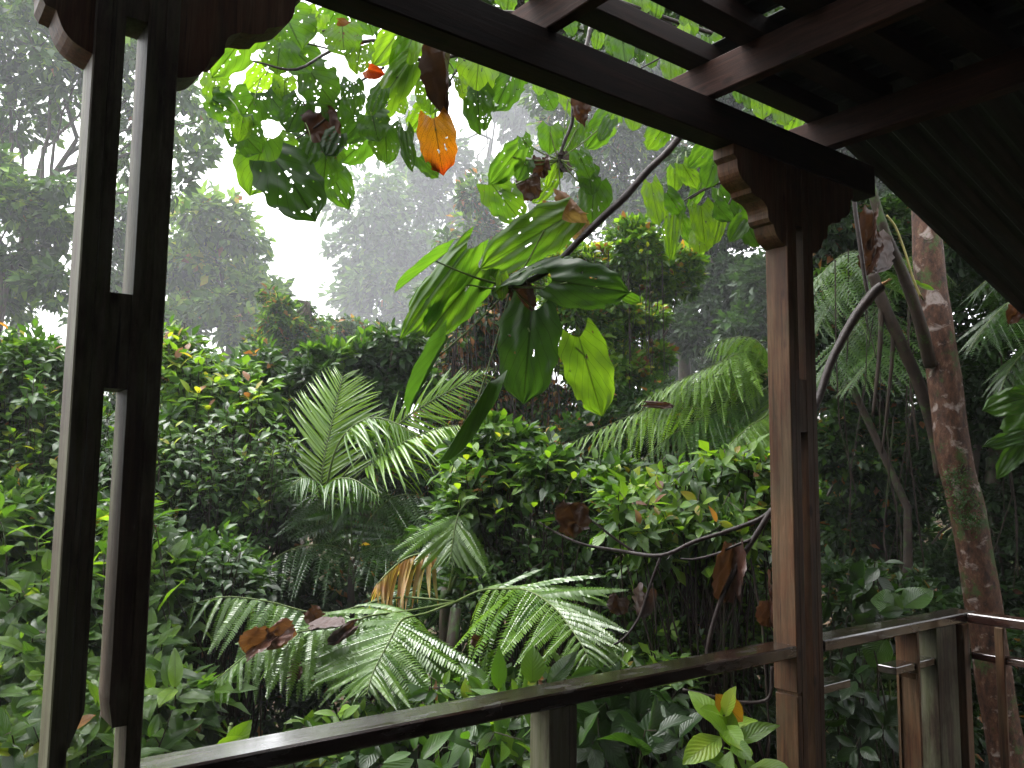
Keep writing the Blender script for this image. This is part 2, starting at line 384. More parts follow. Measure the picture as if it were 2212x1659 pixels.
T_lance = tmpl(5, 2, w_lance(.3), .35, .35)
def mesh_of(name, T, smooth=True): return fast_mesh(name, T[0], T[1], T[2], None, smooth)
ME_oval = [mesh_of('oval_leaf', tmpl(6, 4, w_oval(a), f, d, wave=.015, seed=i)) for i, (a, f, d) in enumerate([(.52, .28, .12), (.46, .4, .25), (.56, .2, .3), (.5, .5, .08)])]
ME_rib = [mesh_of('ribbed_leaf', tmpl(9, 4, w_oval(a, .9), f, d, wave=.02, seed=i+9)) for i, (a, f, d) in enumerate([(.42, .3, .35), (.38, .4, .55), (.46, .25, .2)])]
ME_lance = [mesh_of('lance_leaf', tmpl(8, 2, w_lance(a), f, d)) for a, f, d in [(.3, .3, .3), (.26, .5, .55), (.34, .2, .15)]]
ME_big = [mesh_of('big_leaf', tmpl(40, 36, w_big, .05, d, .2, .035, c, holes=5, rag=.03, seed=i+30)) for i, (d, c) in enumerate([(.15, .1), (.35, .3), (.05, .0), (.25, -.25)])]
ME_hole = [mesh_of('chewed_leaf', tmpl(44, 44, w_big if i % 2 else w_heart, .05, .12+.08*(i % 3), .2, .035, .1*(i % 2), holes=22+7*(i % 4), rag=.035, seed=i+50)) for i in range(8)]
ME_curl = [mesh_of('curled_leaf', tmpl(16, 12, w_big, fo, .15, .2, .04, 0, rag=.02, seed=i+70)) for i, fo in enumerate([1.6, 2.2, -1.7])]
def crumple(seed, fold=1.4):
    V, Q, UV = tmpl(16, 12, w_big, fold, .1, .15, .05, .5, rag=.06, seed=seed)
    rg = np.random.default_rng(seed); V = V.copy()
    for k in range(9):
        f = rg.normal(0, 12, 3); ph = rg.uniform(0, 6); V += (np.sin(V@f+ph)*.035)[:, None]*nrm(rg.normal(0, 1, 3))
    return V, Q, UV
ME_dead = [mesh_of('dead_leaf', crumple(90+i, fo)) for i, fo in enumerate([1.2, 2.0, .6, -1.4])]

def pinna_tmpl(n=20, width=.14, bend=.2, rows=2, lw=.62, curl=.6, seed=0):
    rg = np.random.default_rng(seed)
    lt = tmpl(rows, 1, lambda t: lw*(.5+.5*math.sin(math.pi*(.2+.7*t))) if t < 1 else .12, 0, .25*curl)
    ms = []
    P = []; M = []; s = []; step = 1/n
    for i in range(n):
        t = (i+.6)/n; ln = width*min(1, (1-t)*2.2+.15)*min(1, .55+t*4)
        y = t; z = -bend*t*t; tg = nrm([0, 1, -2*bend*t])
        for sd_ in (-1, 1):
            d = nrm(np.array([sd_, .32, 0])+np.array([0, 0, -.25*curl])+rg.normal(0, .05, 3))
            nn = nrm(np.array([0, -.35, 1.0])+rg.normal(0, .08, 3))
            P.append((0, y, z)); M.append(frame(d, nn)); s.append(ln)
    k = len(P); s = np.array(s); sx = np.full(k, 1.0)
    sx = (step*1.05/ (lw*s)).clip(.2, 3)
    V, Q, UV, _ = merge(lt, np.array(P), np.array(M), s, np.zeros(k), sx)
    # midrib
    r = .006; rv = []; rq = []
    for i in range(6):
        t = i/5; rv += [(-r, t, -bend*t*t+.002), (r, t, -bend*t*t+.002)]
    rq = [(2*i, 2*i+1, 2*i+3, 2*i+2) for i in range(5)]
    n0 = len(V)
    return np.concatenate([V, rv]), np.concatenate([Q, np.array(rq)+n0]), np.concatenate([UV, np.tile([[.5, .5]], (12, 1))])
T_pin = [pinna_tmpl(30, .095, b, 2, seed=i) for i, b in enumerate((.12, .28, .45))]
T_pinlo = pinna_tmpl(18, .085, .25, 1, seed=9)
ME_pin = [mesh_of('fern_pinna', t) for t in T_pin]
T_blade = [tmpl(6, 2, lambda t, a=a: a*min(1, t*8+.3)*(1-t**3)+.004, .7, d) for a, d in ((.05, .10), (.047, .28), (.055, .5))]
ME_blade = [mesh_of('palm_leaflet', t) for t in T_blade]

def prof_fern(t): return (t/.3)**.55 if t < .3 else max(.06, 1-((t-.3)/.7)**1.7)
def prof_palm(t): return (.55+.45*math.sin(math.pi*min(1, t*1.05)))*(1 if t < .8 else 1-(t-.8)*2.4)

def frond(root, pts, up, L, n, meshes, tm, mat, rmat, t0=.06, a0=20, a1=55, droop=.2, tint=.45, seed=0, prof=prof_fern, r=.006, individual=True, name='pinna', sided=(1, 1)):
    rg = np.random.default_rng(seed+1000)
    loc = np.array(root.location)
    sp = spline(pts, 40)
    mb = MB().tube(sp[::2], [r*(1-.8*i/20)+.0008 for i in range(21)], 5)
    fr = mb.build('frond', rmat, root, True, off=loc)
    arr = []
    for i in range(n):
        t = t0+(1-t0)*(i+.5)/n; k = t*40; ki = min(int(k), 39); p = sp[ki]+(sp[ki+1]-sp[ki])*(k-ki)
        T = nrm(sp[min(ki+2, 40)]-sp[max(ki-1, 0)]); Nn = nrm(np.asarray(up)-T*np.dot(up, T)); Sd = np.cross(T, Nn)
        a = rad(a0+(a1-a0)*t+rg.normal(0, 3))
        for sd_ in (-1, 1):
            if rg.random() > sided[0 if sd_ < 0 else 1]: continue
            d = Sd*sd_*math.cos(a)+T*math.sin(a)+np.array([0, 0, -droop*(1+rg.normal(0, .25))])+rg.normal(0, .03, 3)
            ln = L*prof(t)*(1+rg.normal(0, .05))
            arr.append((p, frame(d, Nn+rg.normal(0, .12, 3)), ln, tint+rg.normal(0, .04)))
    if individual:
        for p, M, ln, ti in arr:
            o = bpy.data.objects.new(name, meshes[rg.integers(len(meshes))]); C.objects.link(o); o.parent = fr
            o.matrix_local = mat4(M, p, ln, loc); o['tint'] = float(ti)
    else:
        P = np.array([a[0] for a in arr])-loc; M = np.array([a[1] for a in arr]); s = np.array([a[2] for a in arr]); ti = np.array([a[3] for a in arr])
        V, Q, UV, TT = merge(tm, P, M, s, ti)
        link(name+'_mass', fast_mesh(name, V, Q, UV, TT), mat, fr, 'stuff')
    return fr
for me in ME_pin: me.materials.append(m_fern)
for me in ME_blade: me.materials.append(m_palm)

# ------------------------------------------------------------------ terrain (structure)
def gz(x, y):
    d = math.hypot(x, y)
    z = -3.3+.35*math.sin(x*.45+1)+.3*math.sin(y*.6)
    z += .16*max(0, min(x, 16)-5)+.02*max(0, d-8)+.25*max(0, x*.8-y*.5-4)*.6
    return min(z, 7)
g = 90; xs = np.linspace(-60, 100, g); ys = np.linspace(-30, 120, g)
V = np.array([(x, y, gz(x, y)) for y in ys for x in xs]); Q = np.array([(j*g+i, j*g+i+1, (j+1)*g+i+1, (j+1)*g+i) for j in range(g-1) for i in range(g-1)])
link('ground', fast_mesh('ground', V, Q), litter, kind='structure')

# ------------------------------------------------------------------ veranda
YF, YB = 1.88, 1.98
DECK = -1.6
def arc_(a, b, bulge, n=8):
    """curve from a to b bowed sideways by bulge"""
    (x0, z0), (x1, z1) = a, b; dx, dz = x1-x0, z1-z0
    return [(x0+dx*t+dz*bulge*math.sin(math.pi*t), z0+dz*t-dx*bulge*math.sin(math.pi*t)) for t in [k/n for k in range(n+1)]]
PROF = arc_((0, .860), (.072, .932), .17)+[(.092, .936)]+arc_((.101, .950), (.137, 1.012), -.2, 6)+arc_((.14, 1.014), (.19, 1.026), .06, 4)[1:]+[(.198, 1.042)]+arc_((.204, 1.046), (.266, 1.135), .2)+[(.285, 1.15), (.285, 1.199), (0, 1.199)]
# studs of the left post are narrower below -0.5: build the two posts with a stepped stud
def stepped_post(x0, label, mats, sc=1.0, zs=-.50, notch=None):
    w = .171; t = thing('veranda_post', label, 'wooden post', (x0+w/2, 1.93, DECK), group='timber posts holding up the veranda beam')
    off = np.array(t.location); m1, m2 = mats
    for a, b, c, d in ((x0, x0+.033, x0+.033, x0+.060), (x0+w-.030, x0+w, x0+.105, x0+w-.030)):
        if notch and a < x0+.01:
            MB().box((a, YF, notch), (b, YB, 1.199), .003).build('stud', m1, t, off=off)
            MB().box((a+.004, YF+.002, DECK), (b-.001, YB-.002, notch-.012), .003).build('stud', m1, t, off=off)
            MB().box((a+.012, YF+.006, notch-.012), (b-.001, YB-.006, notch)).build('stud', m1, t, off=off)
        else: MB().box((a, YF, DECK), (b, YB, 1.199), .003).build('stud', m1, t, off=off)
        mb = MB(); lo = zs
        inner = d if c < x0+.08 and a < x0+.01 else c
        # packing strip with a tapered foot
        if a < x0+.01: pr = [(c+.0005, lo-.05), (d-.012, lo-.012), (d, lo+.02), (d, 1.199), (c+.0005, 1.199)]
        else: pr = [(d-.0005, lo-.02), (c+.008, lo-.02), (c, lo+.03), (c, 1.199), (d-.0005, 1.199)]
        mb.prism_y(pr, YF+.001, YB-.001).build('packing_strip', m1, t, off=off)
    for a, b in ((.162, .362), (.965, 1.197)):
        MB().box((x0+.0605, YF+.003, a), (x0+.1045, YB-.003, b)).build('spacer_block', m1, t, off=off)
    for sg in (-1, 1):
        xb = x0 if sg < 0 else x0+w
        MB().prism_y([(xb+sg*(u*sc+.0005), z+(sc-1)*.12) if z < 1.19 else (xb+sg*(u*sc+.0005), z) for u, z in PROF], YF+.004, YB-.004).build('scroll_bracket', m2, t, off=off)
    return t
stepped_post(.326, 'weathered split timber post with lichen edge, nearer of the two posts, slots on its face', (w_postl, w_post))
stepped_post(2.755, 'reddish brown split timber post standing where the wet handrail passes, beyond it the broken branch', (w_post, w_post), sc=1.09, zs=-1.2, notch=-.79)
stepped_post(-2.1, 'weathered timber post further along the veranda', (w_postl, w_post))

roof = thing('veranda_roof', 'dark timber veranda roof with open rafters and green ribbed metal sheets', 'roof', (0, 1.9, 1.2))
ro = np.array(roof.location)
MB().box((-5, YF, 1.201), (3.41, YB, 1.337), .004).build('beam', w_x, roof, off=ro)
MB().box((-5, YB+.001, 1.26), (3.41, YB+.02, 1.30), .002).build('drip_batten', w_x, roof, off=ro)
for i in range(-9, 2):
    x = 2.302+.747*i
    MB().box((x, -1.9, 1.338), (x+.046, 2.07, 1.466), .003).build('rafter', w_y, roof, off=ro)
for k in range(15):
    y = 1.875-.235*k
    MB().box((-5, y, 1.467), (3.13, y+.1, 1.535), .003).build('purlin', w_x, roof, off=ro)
tin, n_, o_ = newmat('green_roof_metal')
p_ = N(n_, 'ShaderNodeBsdfPrincipled', Roughness=.7); p_.inputs['Base Color'].default_value = (.02, .03, .025, 1); p_.inputs['Metallic'].default_value = .2
nz_ = N(n_, 'ShaderNodeTexNoise', Scale=5., Detail=6.); rr_ = ramp(n_, [(.4, (.004, .007, .005)), (.7, (.010, .014, .011))]); n_.links.new(nz_.outputs['Fac'], rr_.inputs['Fac']); n_.links.new(rr_.outputs[0], p_.inputs['Base Color'])
n_.links.new(p_.outputs[0], o_.inputs['Surface'])
def corrug(p0, du, dv, lu, lv, wl=.1, amp=.013, name='roof_sheet'):
    """corrugations run along du; profile across dv"""
    du, dv = nrm(du), nrm(dv); nn = nrm(np.cross(du, dv)); nv = int(lv/wl*6); V = []; 
    for j in range(nv+1):
        s_ = j/nv*lv; h = amp*math.tanh(2.2*math.cos(2*math.pi*s_/wl))
        for k in (0, 1):
            for u in (0, lu): V.append(np.asarray(p0)+du*u+dv*s_+nn*(h+k*.0012)-ro)
    Qs = []
    for j in range(nv):
        a = j*4; Qs += [(a, a+1, a+5, a+4), (a+2, a+6, a+7, a+3)]
    for j in (0, nv): Qs.append((j*4, j*4+1, j*4+3, j*4+2))
    o = link(name, fast_mesh(name, np.array(V), np.array(Qs), smooth=False), tin, roof); return o
# flat sheets over the purlins
for i in range(9):
    x = -5+.82*i
    if x+.82 > 2.35: break
    corrug((x, -2.0, 1.552), (0, 1, 0), (1, 0, 0), 3.74, .83)
for a, b in ((2.10, 2.34), (2.33, 3.13)):
    corrug((a, -2.0, 1.5535 if a > 2.2 else 1.556), (0, 1, 0), (1, 0, 0), 3.95 if a > 2.2 else 3.74, b-a)
# hip side: sheets slope down beyond the last rafter
SL = rad(17)
for j in range(5):
    y1 = 2.03-.8*j
    corrug((3.10, y1, 1.592+.0015*j), (math.cos(SL), 0, -math.sin(SL)), (0, -1, 0), 2.45, .81, wl=.12, amp=.014)
# light framing under the hip
MB().box((3.1, -1.9, 1.35), (3.14, 1.99, 1.455), .003).build('fascia_board', w_y, roof, off=ro)

# deck, house wall behind the viewer, side walls added to darken the interior
dk = bpy.data.objects.new('deck', None); C.objects.link(dk); dk['kind'] = 'structure'; dk.location = (0, 0, DECK)
for k in range(30):
    y = 2.02-.135*(k+1)
    MB().box((-5, y, DECK-.035), (4.16, y+.129, DECK), .002).build('plank', w_dk, dk, off=(0, 0, DECK))
MB().box((-5, 1.9, DECK-.22), (4.16, 1.96, DECK-.037)).build('joist', w_dk, dk, off=(0, 0, DECK))
MB().box((-5, -1.4, DECK-.22), (4.16, -1.34, DECK-.037)).build('joist', w_dk, dk, off=(0, 0, DECK))
for x in (-4.8, -2, .4, 2.8, 4.0):
    for y in (1.8, -1.3): MB().box((x, y, -5), (x+.12, y+.12, DECK-.221)).build('stump', w_dk, dk, off=(0, 0, DECK))
wl = bpy.data.objects.new('house_and_added_walls', None); C.objects.link(wl); wl['kind'] = 'structure'; wl.location = (0, -2, DECK)
for k in range(46):
    x = -5+.2*k
    MB().box((x, -2.05-.006*(k % 2), DECK), (x+.197, -2.02, 1.53)).build('board', w_wall, wl, off=(0, -2, DECK))

for k in range(21):  # unseen left end wall, added to stop daylight entering the veranda
    y = -2.0+.19*k
    MB().box((-3.04-.006*(k % 2), y, DECK), (-3.01, y+.187, 1.46 if y < 1.6 else 1.2)).build('board', w_wall, wl, off=(0, -2, DECK))

for k in range(14):  # right side wall out of view, added to keep light off the posts
    y = -2.0+.19*k
    MB().box((4.17, y, DECK), (4.20+.006*(k % 2), y+.187, 1.25)).build('board', w_wall, wl, off=(0, -2, DECK))

# railing
rl = thing('veranda_railing', 'wet dark timber handrail running along the veranda and turning the corner', 'railing', (2.5, 1.93, DECK))
rf = np.array(rl.location)
for a, b in ((-5, .354), (.4695, 2.754), (2.9275, 4.16)):
    MB().box((a, 1.876, -.663), (b, 1.984, -.62), .005).build('handrail', w_rail, rl, off=rf)
MB().box((4.06, -2.0, -.663), (4.155, 1.874, -.62), .005).build('handrail', w_raily, rl, off=rf)
# newel under the middle of the rail
MB().box((1.588, 1.885, DECK), (1.692, 1.975, -.664), .003).build('newel', w_postl, rl, off=rf)
# corner newel: thin recessed board, then a broad stud
MB().box((3.622, 1.882, -.835), (3.643, 1.978, -.664), .002).build('newel', w_post, rl, off=rf)
MB().box((3.636, 1.884, DECK), (3.643, 1.976, -.836)).box((3.622, 1.882, DECK), (3.635, 1.893, -.836)).box((3.622, 1.967, DECK), (3.635, 1.978, -.836)).prism_y([(3.6225, -.836), (3.635, -.836), (3.635, -.862)], 1.894, 1.966).build('newel', w_post, rl, off=rf)
MB().box((3.793, 1.882, DECK), (3.974, 1.978, -.664), .003).build('newel', w_postl, rl, off=rf)
MB().box((4.0, 1.862, DECK), (4.056, 1.978, -.664), .003).build('newel', w_post, rl, off=rf)
# low rail survives only as stubs
for a, b in ((2.928, 3.12), (3.46, 3.6215), (3.6435, 3.7925)):
    MB().box((a, 1.89, -.82), (b, 1.97, -.79), .002).build('lower_rail', w_rail, rl, off=rf)
MB().box((4.062, -2.0, -.822), (4.12, 1.861, -.792), .002).build('lower_rail', w_raily, rl, off=rf)
for k in range(14):
    y = 1.715-.27*k
    MB().box((4.045, y, DECK), (4.0615, y+.036, -.664), .002).build('baluster', w_post, rl, off=rf)

# ------------------------------------------------------------------ vegetation builders
def put_leaf(root, me, mat, p, M, s, ti, sx=1.0, name='leaf', parent=None):
    o = bpy.data.objects.new(name, me); C.objects.link(o); o.parent = parent or root
    o.matrix_local = mat4(M, p, s, np.array(root.location) if parent is None else (0, 0, 0), sx); o['tint'] = float(ti)
    return o
def set_mat(meshes, mat):
    out = []
    for m in meshes:
        k = (m.name, mat.name)
        if k not in MCACHE:
            c = m.copy(); c.materials.clear(); c.materials.append(mat); MCACHE[k] = c
        out.append(MCACHE[k])
    return out
MCACHE = {}

def leaf_sets(root, P, M, s, ti, meshes, T, mat, nobj=0, name='leaf', mass='foliage', sx=None):
    """the nobj largest in view as objects of their own, the rest joined"""
    P = np.asarray(P); s = np.asarray(s); ti = np.asarray(ti)
    loc = np.array(root.location)
    if nobj:
        x, y, z = proj(P); vis = (x > -40) & (x < 2250) & (y > -40) & (y < 1700) & (z > .5)
        order = np.argsort(-np.where(vis, s/np.maximum(z, .3), 0)); one = order[:nobj]; one = one[vis[one]]
        rest = np.setdiff1d(np.arange(len(P)), one)
        ms = set_mat(meshes, mat)
        for i in one: put_leaf(root, ms[i % len(ms)], mat, P[i], M[i], s[i], ti[i], 1.0 if sx is None else sx[i], name)
    else: rest = np.arange(len(P))
    if len(rest):
        V, Q, UV, TT = merge(T, P[rest]-loc, M[rest], s[rest], ti[rest])
        link(mass, fast_mesh(mass, V, Q, UV, TT), mat, root, 'stuff')

def crown(blobs, n, leaf, tint=(.35, .12), clump=.16, down=.25, rg=None, flat=.0, tips=.0, extra=None):
    """blobs: (px, py, rpx, depth). Leaves sit on many small clumps that fill each blob unevenly."""
    rg = rg or RNG; B = []
    for b in blobs:
        px, py, rp, d = b[:4]; B.append((at(px, py, d), rp*d/FPX))
    vol = np.array([r**2 for _, r in B]); vol = vol/vol.sum()
    P = []; D = []; Nn = []; TI = []
    for (c, r), f in zip(B, vol):
        k = max(4, int(n*f)); rc = max(r*clump*1.9, leaf*1.2); nc = max(3, int(1.15*(r/rc)**2*5))
        u = rg.normal(0, 1, (nc, 3)); u /= np.linalg.norm(u, axis=1, keepdims=True); rr = r*rg.uniform(.45, 1.08, nc)
        cc = c+u*rr[:, None]*np.array([1, 1, .9])
        ct = rg.normal(0, .07, nc); hgt = (cc[:, 2]-c[2])/r
        w = rg.integers(0, nc, k); v = rg.normal(0, 1, (k, 3)); v /= np.linalg.norm(v, axis=1, keepdims=True); v[:, 2] *= .7
        sz = rc*rg.uniform(.5, 1.25, nc)
        p = cc[w]+v*(sz[w]*rg.uniform(.35, 1.0, k))[:, None]
        d = v+u[w]*.5+rg.normal(0, .5, (k, 3)); d[:, 2] -= down
        nn = v*.4+np.array([0, 0, 1.0])+rg.normal(0, .45, (k, 3))
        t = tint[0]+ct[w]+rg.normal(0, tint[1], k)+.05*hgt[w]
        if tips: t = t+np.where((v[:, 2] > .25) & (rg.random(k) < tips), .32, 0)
        P.append(p); D.append(d); Nn.append(nn); TI.append(t)
    P = np.concatenate(P); D = np.concatenate(D); Nn = np.concatenate(Nn); TI = np.concatenate(TI).clip(0, 1)
    s = leaf*rg.uniform(.6, 1.35, len(P))
    return P, frames(D, Nn), s, TI

def limb_path(a, b, sag=.1, n=7, rg=None):
    rg = rg or RNG; a, b = np.asarray(a, float), np.asarray(b, float); L = np.linalg.norm(b-a)
    return [a+(b-a)*t+(rg.normal(0, .035*L, 3) if 0 < t < 1 else 0)+np.array([0, 0, sag*L*math.sin(math.pi*t)]) for t in np.linspace(0, 1, n)]

def tree(name, label, cat, base, blobs, n, leaf, tint=(.35, .12), trunk=None, r0=.16, mat=None, bmat=None, T=None, group=None, down=.25, tips=0, limbs=True, clump=.16, nobj=0, meshes=None, crown_name='crown', dead=0.0, seed=0):
    """base: (px, py, depth) of the foot; trunk: list of (px, py, depth) up the stem"""
    rg = np.random.default_rng(seed+500)
    kf = {1: 2.6, 2: 2.4, 3: 3.2, 4: 3.8, 5: 4.9, 6: 4.3, 7: 1.8, 8: 2.6, 9: 3.6, 10: 3.6, 11: 2.0, 12: 2.4, 13: 1.05, 43: 1.6}.get(seed, 1.0)   # real distances of the far trees
    if kf != 1:
        base = (base[0], base[1], base[2]*kf); blobs = [(a, c, r, d*kf) for a, c, r, d in blobs]; leaf = leaf*kf; r0 = r0*kf
        trunk = [(a, c, d*kf) for a, c, d in trunk] if trunk else None
    b = at(*base); zg = gz(b[0], b[1])-.1
    foot = np.array([b[0], b[1], zg]); loc = foot
    t = thing(name, label, cat, foot, group)
    pts = [foot]+[at(*p) for p in (trunk or [])]
    if not trunk:
        c0 = np.mean([at(*q[:3:2] if False else (q[0], q[1], q[3])) for q in blobs], 0); pts.append(foot*.5+c0*.5+rg.normal(0, .1, 3)); pts.append(c0)
    sp = spline(pts, 14) if len(pts) > 2 else limb_path(pts[0], pts[1], 0, rg=rg)
    mb = MB().tube(sp, [r0*(1-.7*i/(len(sp)-1)) for i in range(len(sp))], 9)
    if limbs:
        for q in blobs:
            c = at(q[0], q[1], q[3]); rr = q[2]*q[3]/FPX
            k = int(len(sp)*rg.uniform(.45, .95)); a = sp[min(k, len(sp)-1)]
            lp = limb_path(a, c, .06, rg=rg); mb.tube(lp, [r0*.32*(1-.8*i/6)+.006 for i in range(7)], 5)
            for _ in range(3):
                e = c+nrm(rg.normal(0, 1, 3))*rr*.85; mb.tube(limb_path(lp[4+_ % 2], e, .05, 5, rg), [r0*.12*(1-.8*i/4)+.004 for i in range(5)], 4)
    mb.build('trunk', bmat or bark, t, True, off=loc)
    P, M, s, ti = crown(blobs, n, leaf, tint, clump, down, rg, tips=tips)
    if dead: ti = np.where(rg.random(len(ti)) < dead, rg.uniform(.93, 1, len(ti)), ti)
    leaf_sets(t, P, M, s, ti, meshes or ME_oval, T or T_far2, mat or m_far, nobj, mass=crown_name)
    return t

def bush(name, label, cat, base, tips, leaf, nl=7, mat=None, meshes=None, T=None, tint=(.4, .1), young=.3, nobj=150, up=.8, fill=0, fill_leaf=None, group=None, seed=0, stem_r=.004, spread=.14, sym=False, ylen=.3, yt=.3, jit=.1, fdown=.3, ftint=None):
    """a shrub built shoot by shoot; tips: list of (px, py, depth) of shoot ends"""
    rg = np.random.default_rng(seed+900); b = at(*base); foot = np.array([b[0], b[1], gz(b[0], b[1])-.05])
    t = thing(name, label, cat, foot, group); P = []; D = []; Nn = []; s = []; ti = []; mb = MB()
    for (px, py, d) in tips:
        e = at(px, py, d); out = e-foot; out[2] = 0; ax = nrm(nrm(out)*.35*(1-up)+np.array([0, 0, up])+nrm(-F)*.25+rg.normal(0, .22, 3))
        L = spread*rg.uniform(.7, 1.3); root_ = e-ax*L
        mid = root_*.45+foot*.55+rg.normal(0, .12, 3); mid[2] = (root_[2]*.6+foot[2]*.4)
        pth = spline([foot+rg.normal(0, .08, 3)*[1, 1, 0], mid+rg.normal(0, .05, 3), root_, e], 9)
        mb.tube(pth, [stem_r*(1.6-1.1*i/9) for i in range(10)], 4, False)
        a0 = rg.uniform(0, 6.28); yng = rg.random() < young
        sx_ = nrm(np.cross(ax, [.3, .8, .1])); sy_ = np.cross(ax, sx_)
        base_t = tint[0]+rg.normal(0, tint[1])
        for k in range(nl):
            f = k/max(1, nl-1); a = a0+(k//2*1.57+(k % 2)*math.pi if sym else k*2.4)
            rdir = sx_*math.cos(a)+sy_*math.sin(a); lift = -.15+1.25*f**1.5
            dd = nrm(rdir+ax*lift+rg.normal(0, jit, 3)); nn = nrm(ax*1.2-rdir*.25+np.array([0, 0, .6])+rg.normal(0, jit, 3))
            P.append(root_+ax*L*f+rdir*.01); D.append(dd); Nn.append(nn)
            s.append(leaf*(1-.35*f**2 if not yng else 1-.25*f)*rg.uniform(.75, 1.2)); ti.append(base_t+(yt*f**1.5 if yng else 0)+rg.normal(0, .04))
    mb.build('stem', bark_dk, t, True, off=foot)
    P = np.array(P); M = frames(np.array(D), np.array(Nn))
    leaf_sets(t, P, M, np.array(s), np.array(ti).clip(0, 1), meshes or ME_oval, T or T_small, mat or m_smooth, nobj)
    if fill:
        P, M, s, ti = crown([(p[0], p[1]+fill[1]*.5, fill[1], p[2]+fill[2]) for p in tips[::max(1, len(tips)//14)]], fill[0], fill_leaf or leaf*.8, ftint or (tint[0]+.0, .12), .3, fdown, rg)
        leaf_sets(t, P, M, s, ti, ME_oval, T_far2, mat or m_smooth, 0)
    return t

def scatter(poly, n, d0, d1, seed, ymin=0):
    """random tips inside a polygon of photo points (rejection), nearer ones lower"""
    rg = np.random.default_rng(seed); P = np.array(poly, float); x0, y0 = P.min(0); x1, y1 = P.max(0); out = []
    while len(out) < n:
        x, y = rg.uniform(x0, x1), rg.uniform(y0, y1); ins = False; j = len(P)-1
        for i in range(len(P)):
            if (P[i][1] > y) != (P[j][1] > y) and x < (P[j][0]-P[i][0])*(y-P[i][1])/(P[j][1]-P[i][1])+P[i][0]: ins = not ins
            j = i
        if ins: out.append((x, y, d1+(d0-d1)*(y-y0)/(y1-y0)+rg.normal(0, .12)))
    return out

# ------------------------------------------------------------------ far forest
def B(d, *l): return [(x, y, r, d+((i*37) % 7-3)*.12*d*.1) for i, (x, y, r) in enumerate(l)]
tree('rainforest_tree', 'tall hazy tree with open crown reaching over the top left corner behind the nearer post', 'tree', (30, 900, 13),
     B(13, (60, 70, 130), (170, 170, 95), (-50, 200, 110), (40, 250, 80), (235, 110, 75), (300, 240, 60), (425, 265, 55), (390, 200, 40), (405, 335, 48), (385, 410, 34), (250, 340, 55), (330, 130, 45), (150, -20, 110), (0, -60, 120)),
     7500, .17, (.46, .14), [(45, 600, 13), (70, 460, 13), (167, 300, 13)], .11, T=T_far2, clump=.24, seed=1)
tree('rainforest_tree', 'slender grey green tree with sky gaps at the left edge, below the tall hazy one', 'tree', (-40, 950, 11.5),
     B(11.5, (20, 430, 60), (105, 480, 62), (50, 560, 65), (15, 640, 60), (110, 620, 45), (-30, 360, 50), (-60, 500, 60), (120, 395, 26)), 4800, .15, (.44, .13), [(0, 700, 11.5), (30, 560, 11.5)], .07, clump=.24, seed=2)
tree('rainforest_tree', 'bushy tree seen between the planks of the nearer post', 'tree', (240, 950, 13),
     B(13, (250, 470, 62), (270, 580, 60), (240, 690, 70), (255, 790, 50), (300, 700, 50)), 4200, .14, (.4, .12), None, .08, clump=.25, seed=3)
tree('rainforest_tree', 'rounded tree with dark lower crown right of the nearer post, against white mist', 'tree', (480, 960, 14),
     B(14, (455, 478, 70), (525, 500, 42), (425, 560, 66), (500, 570, 62), (520, 640, 80), (590, 625, 34), (430, 660, 60), (545, 700, 55), (390, 700, 55), (370, 580, 50)), 8500, .17, (.58, .13), [(495, 760, 14), (505, 660, 14)], .10, clump=.26, seed=4)
tree('rainforest_tree', 'faint misty tree filling the middle distance below the orange leaf', 'tree', (830, 960, 22),
     B(22, (800, 440, 78), (850, 530, 90), (762, 540, 50), (905, 420, 62), (830, 630, 85), (905, 610, 80), (755, 640, 46), (880, 700, 80)), 8000, .24, (.42, .14), [(840, 700, 22), (850, 520, 22)], .12, clump=.28, seed=5)
tree('rainforest_tree', 'faintest tall tree dissolving into the mist behind the yellow leaves', 'tree', (1000, 960, 27),
     B(27, (950, 350, 62), (1050, 420, 62), (985, 470, 55), (1060, 190, 52), (1125, 230, 62), (1180, 110, 70), (880, 330, 45), (1150, 340, 50), (900, 250, 30), (1110, 120, 50), (1200, 420, 50)), 9000, .3, (.3, .12), [(1010, 600, 27), (1060, 300, 27)], .14, clump=.3, seed=6)
tree('vine_covered_tree', 'leaning stump smothered in yellow green climbers, left of the palm top', 'tree', (660, 960, 10.5),
     B(10.5, (600, 690, 42), (640, 735, 50), (655, 690, 28), (700, 765, 52), (600, 770, 50), (590, 650, 26), (560, 760, 40)), 9000, .085, (.42, .2), [(665, 720, 10.5), (660, 655, 10.5)], .06, dead=.06, seed=7)
tree('vine_covered_tree', 'low vine thicket with reddish leaves under the misty tree', 'shrub', (760, 980, 11),
     B(11, (765, 725, 42), (700, 705, 32), (820, 740, 46), (880, 760, 46), (760, 790, 50), (840, 800, 50)), 9000, .08, (.33, .18), None, .06, dead=.12, seed=8)
tree('vine_covered_tree', 'pale column of creepers with brown dead leaves rising beside the mist', 'tree', (1010, 1000, 14),
     B(14, (1020, 425, 42), (1035, 500, 50), (985, 590, 52), (975, 690, 60), (1045, 640, 55), (950, 780, 60), (1075, 550, 44), (960, 520, 26), (1050, 700, 40), (930, 650, 30)), 7500, .12, (.40, .18), [(1010, 700, 14), (1020, 480, 14)], .08, dead=.10, clump=.3, seed=9)
